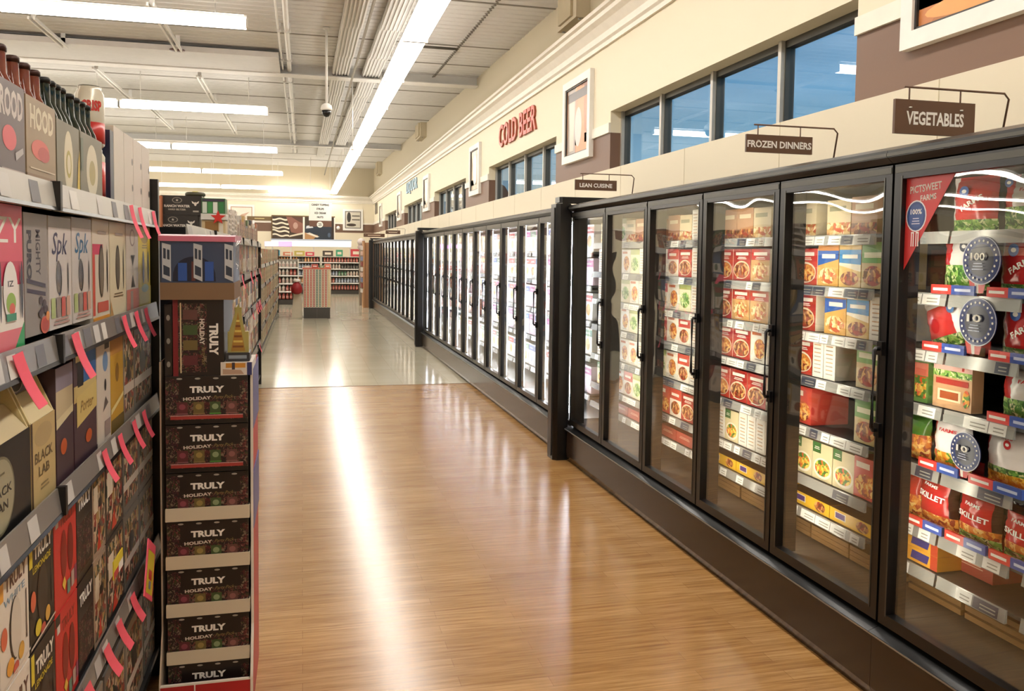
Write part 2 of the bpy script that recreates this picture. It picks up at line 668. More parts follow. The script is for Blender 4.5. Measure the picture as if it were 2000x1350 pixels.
# ---- ceiling steel
for i, (y, lab) in enumerate([(15.0, 'white steel roof beam crossing the ceiling, nearest the camera'), (27.0, 'white steel roof beam crossing the ceiling farther away'), (2.5, 'white steel roof beam over the camera')]):
    z = ceil_z(y)
    b = MB()
    b.box(XL, y - 0.01, z - 0.17, XW - 0.02, y + 0.01, z + 0.0, DECKW)
    b.box(XL, y - 0.13, z - 0.185, XW - 0.02, y + 0.13, z - 0.17, WHITE)
    b.box(XL, y - 0.13, z - 0.015, XW - 0.02, y + 0.13, z, DECKW)
    tag(b.build('roof_beam'), lab, 'beam', 'roof beams')
# deep girder left of the conduit
b = MB()
b.box(XL, 13.7, 4.62, -0.35, 14.86, 4.70, M('#dcd8d4', 0.5))
tag(b.build('air_duct'), 'wide flat pale duct under the ceiling at upper left, behind the nearest cross light', 'duct')
# ribbed trays along the aisle
for x0, x1, ya, yb, lab in ((0.50, 0.78, 2, 31.5, 'left ribbed white ceiling channel running along the aisle'), (1.00, 1.30, 2, 28, 'ribbed white ceiling channel right beside the long light line')):
    b = MB()
    y = ya
    while y < yb:
        y2 = min(y + 1.9, yb)
        zm = ceil_z((y + y2) / 2)
        b.box(x0, y, zm - 0.10, x1, y2 - 0.03, zm - 0.05, DECKW)
        for k in range(6):
            xx = x0 + 0.012 + k * (x1 - x0 - 0.04) / 5
            b.box(xx, y, zm - 0.118, xx + 0.02, y2 - 0.03, zm - 0.10, WHITE)
        b.box(x0 + 0.02, y2 - 0.04, zm - 0.08, x1 - 0.02, y2, zm - 0.05, M('#8b857a', 0.6))
        y = y2
    b.box(x1, ya, ceil_z(ya) - 0.06, x1 + 0.02, yb, ceil_z(ya), M('#a59f92', 0.6))  # shading of the channel's right side, put in as a darker strip
    tag(b.build('ceiling_channel'), lab, 'ceiling channel')
# conduit with couplings
for i, (x, rr_, lab) in enumerate(((-0.19, 0.035, 'thick white conduit pipe running along under the ceiling'), (-0.30, 0.016, 'thin white conduit beside the thick one on the ceiling'))):
    b = MB()
    b.tube([(x - 0.003 * k, 3 + k * 3, ceil_z(3 + k * 3) - 0.09) for k in range(10)], rr_, WHITE)
    for k in range(14):
        y = 4 + 2 * k
        b.box(x - rr_ - .01, y, ceil_z(y) - 0.13, x + rr_ + .01, y + 0.05, ceil_z(y) - .005, DECKW)
    tag(b.build('conduit'), lab, 'pipe')
# sprinkler main near the wall with zigzag cable
b = MB()
pts = []
for k in range(120):
    y = 8.5 + k * 0.06
    pts.append((2.25 + (0.02 if k % 2 else -0.02), y, ceil_z(y) - 0.05))
b.tube(pts, 0.009, M('#6d675c', 0.6), 5)
b.tube([(2.25, 12.6, ceil_z(12.6) - 0.06), (1.5, 12.6, ceil_z(12.6) - 0.06)], 0.02, M('#57524a', 0.5))
tag(b.build('ceiling_cable'), 'dark kinked cable along the white ceiling near the right wall', 'cable')

# ---- wall blocks under the roof
for i, (a, c, z) in enumerate(((8.9, 9.6, 4.22), (21.4, 22.3, 4.58), (33.6, 34.6, 4.75))):
    b = MB()
    zt = ceil_z(c) - 0.02
    b.box(XW - 0.16, a, z, XW, c, zt, CREAM2)
    b.box(XW - 0.19, a + 0.12, z + 0.04, XW - 0.16, c - 0.12, zt, M('#b9ab8c', 0.6))
    for q in (a + 0.06, c - 0.06):
        b.lathe([(0.02, 0), (0.02, 0.012)], STEEL, XW - 0.1, q, 8, z - 0.012)
    tag(b.build('beam_pocket_block'), '%s cream block high on the right wall under the roof' % ['nearest', 'middle', 'farthest'][i], 'wall block', 'wall blocks under the roof')

# ---- lights
DIFF = EM('tube_light', '#fff8ee', LAMP)
CEIL_FILL = EM('added_ceiling_fill', '#fff8ee', LAMP * 0.22)  # glow added on top of the fixtures to brighten the ceiling
def light_proto(length):
    root = empty('linear_light', (0, 0, 0), 'white linear ceiling light fixture in the row', 'ceiling light')
    h = MB()
    h.box(-0.10, 0.0, 0.05, 0.10, length, 0.11, WHITE)
    h.box(-0.15, 0.0, 0.035, 0.15, length, 0.055, WHITE)
    h.box(-0.15, 0.0, -0.04, 0.15, 0.012, 0.05, WHITE); h.box(-0.15, length - 0.012, -0.04, 0.15, length, 0.05, WHITE)
    h.build('housing', root)
    up = MB(); up.box(-0.09, 0.05, 0.111, 0.09, length - 0.05, 0.118, CEIL_FILL); up.build('added_fill_panel', root)
    d = MB()
    d.extr([(-0.14, 0.034), (-0.14, -0.01), (-0.09, -0.035), (0.09, -0.035), (0.14, -0.01), (0.14, 0.034)], 0.013, length - 0.013, DIFF)
    d.build('diffuser', root)
    for yy in (0.35, length - 0.35):
        q = MB(); q.tube([(0, 0, 0.11), (0, 0, 0.36)], 0.006, WHITE, 6); q.build('hanger_rod', root, (0, yy, 0))
    return root
P1 = light_proto(2.42)
k = 0
y = -4.4
while y < 37.0:
    o = P1 if k == 0 else copy_tree(P1)
    o.location = (1.32, y, 4.2)
    for ch in o.children:
        if ch.name.startswith('hanger_rod'):
            yy = y + ch.location.y
            ch.scale = (1, 1, 1)
    tag(o, 'linear ceiling light in the long line over the aisle', 'ceiling light', 'long light line over the aisle')
    k += 1
    y += 2.45
for o in [o for o in bpy.data.objects if o.name.startswith('linear_light')]:
    for ch in o.children:
        if ch.name.startswith('hanger_rod'):
            top = ceil_z(o.location.y + ch.location.y) - 4.2 + 0.03
            s_ = (top - 0.11) / 0.25
            ch.scale = (1, 1, s_)
            ch.location.z = 0.11 - 0.11 * s_
rows = [(-2.2, 'behind the camera'), (4.0, 'just above the top of the frame'), (10.25, 'nearest, at the upper left'), (16.45, 'second from the camera'), (22.65, 'third from the camera'), (29.2, 'fourth from the camera'), (35.8, 'farthest, before the back wall')]
def cross_proto():
    root = empty('cross_light', (0, 0, 0), 'x x x x', 'ceiling light')
    h = MB()
    h.box(-2.54, -0.05, 0.06, 0, 0.05, 0.10, WHITE)
    h.box(-2.545, -0.066, -0.036, -2.53, 0.066, 0.06, WHITE); h.box(-0.015, -0.066, -0.036, 0, 0.066, 0.06, WHITE)
    h.build('housing', root)
    up = MB(); up.box(-2.5, -0.04, 0.101, -0.04, 0.04, 0.108, CEIL_FILL); up.build('added_fill_panel', root)
    d = MB()
    d.extr([(-0.065, 0.059), (-0.065, 0.0), (-0.045, -0.035), (0.045, -0.035), (0.065, 0.0), (0.065, 0.059)], -2.528, -0.017, DIFF, 'x')
    d.build('diffuser', root)
    return root
P2 = cross_proto(); first = True
for ri, (y, lab) in enumerate(rows):
    for s_ in range(13):
        o = P2 if first else copy_tree(P2); first = False
        o.location = (-0.60 - 2.56 * s_, y, 4.2)
        top = ceil_z(y) - 4.2
        for xx in (-2.2, -0.35):
            q = MB(); q.tube([(0, 0, 0.10), (0, 0, top + 0.03)], 0.006, WHITE, 6); q.build('hanger_rod', o, (xx, 0, 0))
        tag(o, 'linear light in the cross row %s' % lab, 'ceiling light', 'cross light row %s' % lab)
o = copy_tree(P2); o.location = (1.16, 37.1, 4.2); tag(o, 'cross light joining the far end of the long light line', 'ceiling light')
# struts for lights
for i, (x, ya, yb, lab) in enumerate(((-3.37, 12.2, 13.8, 'short double strut at the upper left above the nearest cross light'), (-3.36, 15.6, 18.7, 'long slanting double strut at left between cross rows'),
        (-3.24, 20.1, 23.5, 'farther double strut at left below the second cross row'), (-1.75, 11.0, 13.4, 'double strut crossing the nearest cross light'), (-1.74, 15.8, 18.7, 'double strut above the second cross light'), (-1.72, 20.3, 24.0, 'double strut below the second cross light'))):
    b = MB()
    for dx in (-0.035, 0.035):
        b.box(x + dx - 0.012, ya, ceil_z(ya) - 0.16, x + dx + 0.012, yb, ceil_z(ya) - 0.12, WHITE)
    for y in (ya + 0.1, yb - 0.1):
        b.box(x - 0.03, y, ceil_z(ya) - 0.13, x + 0.03, y + 0.03, ceil_z(yb) + 0.02, DECKW)
    tag(b.build('ceiling_strut'), lab, 'strut')
# sprinkler head
b = MB(); zt = ceil_z(13.6)
b.tube([(-1.8, 13.6, zt), (-1.8, 13.6, zt - 0.12)], 0.012, M('#5c3c34', 0.5)); b.lathe([(0.02, 0), (0.11, 0.012), (0.11, 0.024), (0.03, 0.05), (0.02, 0.07)], M('#5c3c34', 0.5), -1.8, 13.6, 16, zt - 0.17)
tag(b.build('sprinkler_head'), 'dark reddish round pendant sprinkler on the ceiling at upper left', 'sprinkler')
# dome camera on pole
t = empty('security_camera', (0.33, 12.1, 3.5), 'white dome security camera hanging on a long pole from the ceiling', 'camera')
b = MB(); b.tube([(0, 0, 0.16), (0, 0, ceil_z(12.1) - 3.515)], 0.017, WHITE); b.lathe([(0.05, 0), (0.05, 0.02)], WHITE, cz=ceil_z(12.1) - 3.53); b.build('pole', t)
b = MB(); b.lathe([(0.07, 0.09), (0.08, 0.11), (0.07, 0.16), (0.03, 0.19)], WHITE, n=20); b.build('housing', t)
b = MB(); b.lathe([(0.005, 0.0), (0.035, 0.012), (0.058, 0.045), (0.064, 0.09)], BLACKP, n=20); b.build('dome', t)

b = MB(); b.tube([(0.88, 15.6, 3.5), (0.88, 15.6, ceil_z(15.6))], .012, WHITE); b.lathe([(.03, 0), (.03, .03)], WHITE, .88, 15.6, 10, 3.48)
tag(b.build('hanging_pole'), 'bare thin white pole hanging from the ceiling beside the long light line', 'pole')
# ---- COLD BEER and LIQUOR letters
def wall_letters(s, ya, yb, z0, z1, ma, halo, label, name):
    n_ = [c for c in s if c != ' ']
    root = empty(name, (XW, ya, z0), label, 'sign')
    b = MB()
    W = ya - yb
    b.text(s, W / 2, (z1 - z0) / 2, W, z1 - z0, ma, y=-0.03, bold=0.015)
    # depth of the letters
    k = len(b.f)
    vs, fs = text_geo(s, 0.015, 0.0)
    ed = {}
    for q in fs:
        for i in range(len(q)):
            a_, c_ = q[i], q[(i + 1) % len(q)]
            ed[(a_, c_)] = 1
    for (a_, c_) in list(ed):
        if (c_, a_) not in ed:
            p, q = vs[a_], vs[c_]
            P = [(W / 2 + p[0] * W, (z1 - z0) / 2 + p[1] * (z1 - z0)), (W / 2 + q[0] * W, (z1 - z0) / 2 + q[1] * (z1 - z0))]
            b.add([(P[0][0], -0.0305, P[0][1]), (P[1][0], -0.0305, P[1][1]), (P[1][0], 0, P[1][1]), (P[0][0], 0, P[0][1])], [(0, 1, 2, 3)], halo)
    b.build('lettering', root, (0, 0, 0), -PI / 2)
    return root
wall_letters('COLD BEER', 13.15, 10.98, 3.31, 3.66, M('#d9482c', 0.4), M('#9a4a30', 0.5), 'red raised COLD BEER letters on the cream wall', 'wall_lettering')
wall_letters('LIQUOR', 25.4, 23.0, 3.36, 3.74, M('#7fb0cf', 0.4), M('#8aa0ad', 0.5), 'pale blue raised lettering on the cream wall, far off', 'wall_lettering')

# ---- framed pictures on the right wall
ART = SPECK('orange_brown_print', ['#b5713e', '#d08c52', '#8a4f2e', '#c87f4a', '#e0a368'], 3.0, 0.35)
ART2 = SPECK('pale_print', ['#d8c9ae', '#b8a68c', '#cdb89a', '#e4d8c2'], 4.0, 0.35)
def picture(y0, y1, z0, z1, mode, label):
    root = empty('framed_picture', (XW, y1, z0), label, 'picture', rz=-PI / 2)
    W, H = y1 - y0, z1 - z0
    b = MB(); fw = 0.085
    b.box(0, -0.05, 0, W, 0, fw, WHITE); b.box(0, -0.05, H - fw, W, 0, H, WHITE)
    b.box(0, -0.05, fw, fw, 0, H - fw, WHITE); b.box(W - fw, -0.05, fw, W, 0, H - fw, WHITE)
    b.box(fw, -0.035, fw, W - fw, -0.0, fw + 0.014, CHAR); b.box(fw, -0.035, H - fw - 0.014, W - fw, 0, H - fw, CHAR)
    b.box(fw, -0.035, fw, fw + 0.014, 0, H - fw, CHAR); b.box(W - fw - 0.014, -0.035, fw, W - fw, 0, H - fw, CHAR)
    b.build('frame', root)
    a = MB()
    a.box(fw, -0.02, fw, W - fw, 0, H - fw, ART if mode != 2 else ART2)
    if mode == 1:
        a.rect(fw + .03, fw, fw + .32, H - fw, M('#a49488', .35), -0.02)
        a.poly([(fw + .08, H - .2), (fw + .3, H - .2), (fw + .26, fw + .05), (fw + .12, fw + .05)], M('#d9c8b4', .35), -0.02)
        a.poly([(fw + .42, H - .12), (fw + .62, H - .12), (fw + .66, fw), (fw + .36, fw)], M('#d58a50', .35), -0.02)
        a.ell(W / 2 + .02, fw + .3, .12, .22, M('#c9c2b8', .35), -0.02)
        a.rect(fw + .04, H - fw - .16, W - fw - .05, H - fw - .06, M('#4a3a34', .35), -0.02)
    elif mode == 0:
        for k in range(5):
            a.ell(W * .5, H * (.16 + .15 * k), W * .36, .05, M(['#e8a35c', '#a85f33'][k % 2], .35), -0.02)
    else:
        a.ell(W * .45, H * .5, W * .2, H * .3, M('#f0e6d4', .35), -0.02)
        a.rect(W * .6, H * .2, W * .75, H * .8, M('#a98f72', .35), -0.02)
    a.build('print', root)
picture(2.82, 3.83, 2.70, 3.64, 0, 'white framed orange picture at the upper right corner above the VEGETABLES sign')
picture(8.72, 9.70, 2.70, 3.64, 1, 'white framed picture of orange and grey drinks beside the nearest window')
picture(14.6, 15.5, 2.70, 3.60, 2, 'pale white framed picture left of the COLD BEER window')
picture(20.7, 21.7, 2.70, 3.60, 2, 'pale white framed picture third along the wall from the nearest window')
picture(26.8, 27.8, 2.70, 3.60, 2, 'pale white framed picture fourth along the wall, past the blue lettering')
picture(33.4, 34.4, 2.70, 3.60, 2, 'pale white framed picture farthest along the right wall')
b = MB(); b.box(XW - 0.03, 35.6, 3.3, XW, 36.6, 3.75, M('#8d8272', .6))
for k in range(6): b.box(XW - 0.035, 35.65, 3.34 + k * .065, XW - 0.028, 36.55, 3.37 + k * .065, M('#5d5548', .6))
tag(b.build('wall_vent'), 'grey slatted vent on the right wall near the far corner', 'vent')

# ================================================================== PACKAGES
# every pack: origin at the middle of its bottom front edge, front towards -Y
FOODS = {
    'pasta': SPECK('pasta_print', ['#d9822b', '#e8a548', '#b4521e', '#f0c878', '#8e3518'], 70),
    'meat': SPECK('meat_print', ['#8a4a28', '#b5713d', '#6b3218', '#d9a866', '#a03a22'], 60),
    'cheese': SPECK('cheese_print', ['#e9c88a', '#d6a660', '#f1dfb4', '#b97f45', '#c45c34'], 60),
    'veg': SPECK('vegetable_print', ['#4f8a34', '#79ad4a', '#2f6424', '#d8e0a8', '#9cc266'], 80),
    'mix': SPECK('mixed_vegetable_print', ['#e09a2c', '#5d9138', '#d8572a', '#f0d060', '#3f7428'], 70),
    'corn': SPECK('corn_print', ['#f0c23a', '#e3a726', '#f7dc78', '#c98a1e'], 90),
    'berry': SPECK('berry_print', ['#2a1014', '#4f1a1e', '#120e0d', '#33391c', '#6e3a38', '#1a1011', '#3a1a28', '#241816', '#7a6a58'], 150),
    'tanmix': SPECK('tan_goods_print', ['#b8a47c', '#d8cca8', '#8c8460', '#a8785c', '#6c7c54', '#c8b890'], 45),
    'wild': SPECK('dense_pack_print', ['#2a2522', '#6b5c4c', '#c8b69a', '#8e3a30', '#3c4a3a', '#a88a54'], 60),
}
PM = {}


def pk(key, W, H, D, base, fn=None, top=None, side=None):
    b = MB()
    b.box(-W / 2, 0, 0, W / 2, D, H, base, top=top, side=side)
    if fn:
        fn(b, W, H)
    PM[key] = (b.mesh(key), W, H, D)
    return PM[key]


def lines(b, cx, cz, w_, n, ma, h_=0.004, gap=0.008):
    for i in range(n):
        ww = w_ * (0.75 + 0.25 * ((i * 7) % 3) / 2)
        b.rect(cx - ww / 2, cz - i * gap, cx + ww / 2, cz - i * gap + h_, ma)


def dinner(top, food, base, frac=0.38, plate=None):
    def fn(b, W, H):
        b.rect(-W / 2, H * (1 - frac), W / 2, H, M(top, .35))
        b.rect(-W * .36, H * .80, W * .36, H * .90, M('#f2ebe0', .35) if top != '#f2ebe0' else M('#b43a2e', .35))
        lines(b, 0, H * .73, W * .6, 2, M('#f6efe2', .4))
        if plate: b.ell(0, H * .34, W * .46, H * .29, M(plate, .35))
        b.ell(0, H * .33, W * .42, H * .25, FOODS[food])
        lines(b, -W * .1, H * .06, W * .5, 1, M('#f2ebe0', .35))
    return fn


def pks():
    D = 0.26
    red = '#b8281f'
    pk('red_pasta', .185, .170, D, M('#c9402c', .35), dinner('#b8281f', 'pasta', 0, .36, '#e9ddc8'), side=M('#efe4cf', .4))
    pk('red_meat', .185, .170, D, M('#b5332a', .35), dinner('#a8231e', 'meat', 0, .36, '#ead9b8'), side=M('#efe4cf', .4))
    pk('red_cheese', .185, .170, D, M('#cfa36a', .35), dinner('#b42a22', 'cheese', 0, .34), side=M('#efe4cf', .4))
    pk('blue_stripe', .155, .190, .2, M('#d8a85a', .35), lambda b, W, H: (b.rect(-W / 2, H * .84, W / 2, H, M('#c98a48', .35)), b.poly([(-W / 2, H * .48), (W / 2, H * .64), (W / 2, H * .84), (-W / 2, H * .84)], M('#2a5fb0', .35)), b.rect(-W * .3, H * .66, W * .34, H * .76, M('#f1ece0', .35)), b.ell(.0, H * .24, W * .44, H * .2, FOODS['cheese'])))
    pk('blue_pasta', .150, .190, .2, M('#e0bd74', .35), lambda b, W, H: (b.rect(-W / 2, H * .5, W / 2, H * .86, M('#2f86c4', .35)), b.poly([(-W / 2, H * .5), (W / 2, H * .36), (W / 2, H * .52), (-W / 2, H * .56)], M('#f2ead4', .35)), b.rect(-W * .35, H * .66, W * .35, H * .75, M('#f6f1e6', .35)), b.ell(0, H * .2, W * .42, H * .16, FOODS['meat'])))
    pk('green_bag', .150, .195, .2, M('#c9b27a', .35), lambda b, W, H: (b.rect(-W / 2, H * .55, W / 2, H, M('#5d9a35', .35)), b.rect(-W * .4, H * .66, W * .4, H * .78, M('#e8e8c8', .35)), b.ell(0, H * .27, W * .44, H * .22, FOODS['meat'])))
    pk('healthy', .150, .170, .2, M('#dccfa6', .35), lambda b, W, H: (b.rect(-W * .5, H * .72, -W * .08, H, M('#2f6b35', .35)), lines(b, -W * .28, H * .86, W * .3, 2, M('#f2efe0', .4)), b.ell(W * .02, H * .33, W * .46, H * .28, M('#f2ead8', .35)), b.ell(W * .02, H * .34, W * .38, H * .22, FOODS['mix'])), side=M('#e9dfc0', .4))
    pk('healthy_red', .170, .175, .2, M('#c54438', .35), lambda b, W, H: (b.rect(-W * .42, H * .74, W * .1, H * .88, M('#f3e6d6', .35)), b.ell(0, H * .33, W * .46, H * .28, FOODS['pasta'])))
    pk('white_entree', .165, .175, D, M('#f0ebdf', .35), lambda b, W, H: (b.ell(W * .05, H * .42, W * .34, H * .3, FOODS['pasta']), b.rect(-W * .42, H * .82, W * .15, H * .91, M('#c8642e', .35)), lines(b, 0, H * .08, W * .6, 1, M('#7c6a58', .4))))
    pk('white_red', .165, .175, D, M('#efe6d8', .35), lambda b, W, H: (b.rect(-W / 2, H * .62, W / 2, H, M('#c8453a', .35)), b.rect(-W * .36, H * .74, W * .3, H * .84, M('#f7ede0', .35)), b.ell(0, H * .32, W * .4, H * .24, FOODS['meat'])))
    pk('cream_green', .165, .175, D, M('#ece3c2', .35), lambda b, W, H: (b.rect(-W / 2, H * .78, W / 2, H, M('#a8b265', .35)), b.ell(0, H * .4, W * .4, H * .28, FOODS['veg'])))
    pk('white_side', .085, .18, D, M('#f3efe6', .35), lambda b, W, H: ([b.rect(-W * .3, H * (.12 + .1 * i), W * .3, H * (.15 + .1 * i), M('#cfa47c' if i % 2 else '#a9a196', .4)) for i in range(8)]))
    pk('pale_box', .17, .155, D, M('#d8c8a4', .35), lambda b, W, H: (b.rect(-W / 2, 0, W / 2, H * .35, FOODS['cheese']), b.rect(-W * .4, H * .68, W * .3, H * .82, M('#8e8a6a', .35))))
    pk('tan_box', .17, .160, D, M('#b98862', .35), lambda b, W, H: (b.rect(-W / 2, 0, W / 2, H * .3, FOODS['meat']), b.rect(-W * .35, H * .66, W * .35, H * .8, M('#e8d9b8', .35))))
    pk('yellow_pie', .30, .058, .3, M('#e8b62c', .35), lambda b, W, H: (b.rect(-W * .38, H * .28, -W * .12, H * .82, M('#f4ead2', .35)), b.rect(-W * .36, H * .34, -W * .14, H * .76, M('#4a2f7c', .35)), b.ell(W * .26, H * .5, W * .14, H * .4, FOODS['meat'])), top=M('#5a3a20', .4))
    pk('garlic_loaf', .26, .055, .16, M('#e9a83a', .35), lambda b, W, H: (b.rect(-W * .5, H * .1, -W * .14, H * .9, FOODS['cheese']), b.poly([(-W * .05, H * .2), (W * .3, H * .2), (W * .34, H * .8), (-W * .02, H * .8)], M('#3b3a84', .35)), b.rect(W * .36, 0, W * .5, H, M('#b8442c', .35))), top=M('#c88a3a', .4))
    pk('red_loaf', .24, .07, .16, M('#a8473c', .35), lambda b, W, H: (lines(b, 0, H * .6, W * .7, 2, M('#e0b8a0', .4)),))
    pk('steam_bag', .075, .165, .14, M('#5c8a3a', .35), lambda b, W, H: (b.rect(-W / 2, H * .62, W / 2, H * .92, M('#d9725c', .35)), b.rect(-W * .4, H * .1, W * .4, H * .6, FOODS['mix'])))
    pk('boxed_rice', .19, .235, .05, M('#c9a078', .35), lambda b, W, H: (b.rect(-W / 2, H * .58, W / 2, H, M('#e8b8b0', .35)), b.rect(-W * .35, H * .84, W * .12, H * .93, M('#c8453a', .35)), b.ell(W * .33, H * .84, W * .12, H * .08, M('#2e3f7c', .35)), b.poly([(W * .24, H * .62), (W * .3, H * .62), (W * .32, H * .78), (W * .26, H * .78)], M('#c8302a', .35)), b.rect(-W / 2, H * .5, W / 2, H * .6, FOODS['veg']), b.rect(-W * .42, H * .38, W * .42, H * .47, M('#b43a32', .35)), b.rect(-W * .36, H * .12, W * .24, H * .3, M('#efd9b4', .35)), b.rect(-W * .3, H * .15, W * .18, H * .27, M('#a8552e', .35)), b.ell(W * .38, H * .2, W * .09, H * .14, FOODS['mix'])))
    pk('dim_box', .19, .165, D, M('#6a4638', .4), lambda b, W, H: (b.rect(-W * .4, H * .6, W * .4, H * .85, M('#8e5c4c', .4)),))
    pk('mirrored_floor_slab', .28, .02, .28, M('#9a7548', .5), None)  # brown slab standing in for the wood floor's reflection in the glass
    # cold case cartons and cans
    for i, (base, band, dot) in enumerate((('#f4f1ea', '#c9342c', '#d9a63c'), ('#eef2f6', '#2c58a8', '#b8c4d4'), ('#f2ead8', '#3d7d4a', '#d8c070'), ('#e8d0d8', '#b03a8c', '#f0e0ea'), ('#8a3a2c', '#d8b05a', '#f0e2c0'), ('#3a3230', '#b03028', '#d8c8a8'))):
        pk('cold%d' % i, .21, .225, .3, M(base, .35), lambda b, W, H, band=band, dot=dot: (b.rect(-W / 2, H * .68, W / 2, H * .92, M(band, .35)), b.ell(0, H * .38, W * .26, H * .22, M(dot, .35)), lines(b, 0, H * .8, W * .7, 2, M('#f4efe6', .4))))
    for i, (base, band) in enumerate((('#5a4a3c', '#a88a5c'), ('#3c4a38', '#8a9a5c'), ('#6a3a34', '#c0a080'), ('#8a8478', '#4a4038'))):
        def bt(b, W, H, base=base, band=band):
            for k in range(3):
                x = -W / 2 + W * (k + .5) / 3
                b.rect(x - W * .12, H * .12, x + W * .12, H * .5, M(band, .35))
        b = MB(); W, H = .24, .255
        for k in range(3):
            x = -W / 2 + W * (k + .5) / 3
            b.lathe([(.034, 0), (.036, .01), (.036, .17), (.014, .22), (.014, H)], M(base, .15), x, .04, 10)
            b.rect(x - .018, .10, x + .018, .16, M(band, .35), 0.0035)
        b.box(-W / 2, .002, 0, W / 2, .08, .10, M(band, .45)); b.rect(-W * .4, .02, W * .4, .08, M(base, .4), .002)
        PM['dark%d' % i] = (b.mesh('dark%d' % i), W, H, .08)
pks()

# pillow bags
def bag(key, W, H, D, zones, text=None, badge=None):
    """zones: list of (v_top, material or fn(u,v))"""
    b = MB()
    NU, NV = 16, 20
    rr = random.Random(len(key) * 31 + ord(key[-1]))
    wr = [[rr.uniform(-1, 1) for _ in range(NU + 1)] for _ in range(NV + 1)]
    def bul(uu, vv):
        a = max(0.0, math.sin(PI * min(max(uu, 0), 1))) ** 0.55
        c = max(0.0, math.sin(PI * min(max((vv - 0.05) / 0.9, 0), 1))) ** 0.55
        return a * c
    for sgn in (-1, 1):
        vs = []
        for j in range(NV + 1):
            for i in range(NU + 1):
                uu, vv = i / NU, j / NV
                t = bul(uu, vv)
                y = sgn * D / 2 * t + (wr[j][i] * 0.0035 * (1 if sgn < 0 else 0)) * (1 - abs(0.5 - uu))
                x = (uu - .5) * W * (1 - 0.05 * math.sin(PI * vv)) + 0.002 * math.sin(vv * 19)
                vs.append((x, D / 2 + y, vv * H))
        for j in range(NV):
            for i in range(NU):
                q = (j * (NU + 1) + i, j * (NU + 1) + i + 1, (j + 1) * (NU + 1) + i + 1, (j + 1) * (NU + 1) + i)
                if sgn > 0: q = q[::-1]
                uu, vv = (i + .5) / NU, (j + .5) / NV
                ma = zones[-1][1]
                for vt, mm in zones:
                    if vv <= vt:
                        ma = mm; break
                if callable(ma): ma = ma(uu, vv)
                base = [vs[k] for k in q]
                b.add(base, [(0, 1, 2, 3)], ma, False)
    # weld
    import bmesh
    me = b.mesh(key)
    bm = bmesh.new(); bm.from_mesh(me)
    bmesh.ops.remove_doubles(bm, verts=bm.verts, dist=0.0002)
    for fc in bm.faces: fc.smooth = True
    bm.to_mesh(me); bm.free()
    if text or badge:
        b2 = MB()
        surf = lambda x, z: D / 2 - D / 2 * bul(x / W + .5, z / H) - 0.0085
        for (s, cx, cz, w_, h_, ma, rot) in (text or []):
            b2.text(s, cx * W, cz * H, w_ * W, h_ * H, ma, 0, rot, .03, fn=surf)
        if badge:
            cx, cz, q, ma = badge
            yb = D / 2 - D / 2 * bul(cx + .5, cz) - .007
            b2.ell(cx * W, cz * H, q, q, ma, yb)
            b2.ell(cx * W, cz * H, q * .5, q * .35, PAPER, yb)
        m2 = b2.mesh(key + 't')
        bm = bmesh.new(); bm.from_mesh(me); 
        n0 = len(me.materials)
        for mm in m2.materials: me.materials.append(mm)
        for p in m2.polygons: p.material_index += n0
        bm.from_mesh(m2); bm.to_mesh(me); bm.free()
    PM[key] = (me, W, H, D)

PL = 0.22
CL = M('#d9d6d2', .2); PW = M('#ece6e4', PL); PR = M('#c22a2c', PL); PB = M('#2b3f86', PL); PD = M('#3a1b1a', .18)
bag('bag_spinach', .22, .21, .07, [(.10, FOODS['veg']), (.48, FOODS['veg']), (1, lambda u_, v_: PR if u_ < .22 or (u_ > .86) else CL)], badge=(.05, .82, .02, M('#3a3f50', .3)))
bag('bag_red', .21, .22, .08, [(.22, FOODS['veg']), (1, lambda u_, v_: PW if u_ < .1 else PR)], badge=(-.08, .72, .022, M('#3b5fa8', .3)), text=[('FARMS', .1, .5, .5, .1, PAPER, .5)])
bag('bag_lean', .22, .19, .08, [(.2, FOODS['veg']), (.78, lambda u_, v_: PW if u_ > .78 or u_ < .08 else PR), (1, PW)], badge=(.25, .7, .02, M('#5577a8', .3)))
bag('bag_veg_white', .185, .20, .08, [(.16, FOODS['corn']), (.36, FOODS['mix']), (1, lambda u_, v_: PR if u_ < .13 else PW)], text=[('FARMS', .05, .76, .45, .06, PR, 0)])
bag('bag_peas', .2, .21, .08, [(.38, FOODS['veg']), (1, lambda u_, v_: PR if u_ < .3 else CL)], text=[('FARMS', .2, .7, .4, .06, PR, 0)], badge=(-.33, .85, .018, M('#3b5fa8', .3)))
bag('bag_corn', .22, .222, .10, [(.26, FOODS['corn']), (.34, FOODS['veg']), (1, lambda u_, v_: PR if u_ < .12 or u_ > .95 else PW)], text=[('FARMS', .05, .82, .2, .06, PR, 0)], badge=(.08, .72, .016, PR))
bag('bag_carrot', .12, .19, .08, [(.55, FOODS['pasta']), (1, M('#4d7d2e', PL))])
bag('bag_skillet', .20, .20, .08, [(.2, FOODS['veg']), (.34, FOODS['pasta']), (.84, lambda u_, v_: PR if .1 < u_ < .9 else PD), (1, PD)], text=[('SKILLET', .02, .54, .66, .10, PAPER, -.06), ('FARMS', 0, .74, .34, .06, PAPER, -.06)])
bag('bag_skillet_left', .20, .222, .09, [(.26, FOODS['pasta']), (.8, lambda u_, v_: PR if .08 < u_ < .86 else PD), (1, PD)], text=[('SKILLET', .02, .56, .62, .10, PAPER, -.1), ('FARMS', 0, .74, .34, .05, PAPER, -.1)])
bag('bag_orange', .12, .2, .07, [(.5, FOODS['pasta']), (1, M('#b8362a', PL))])

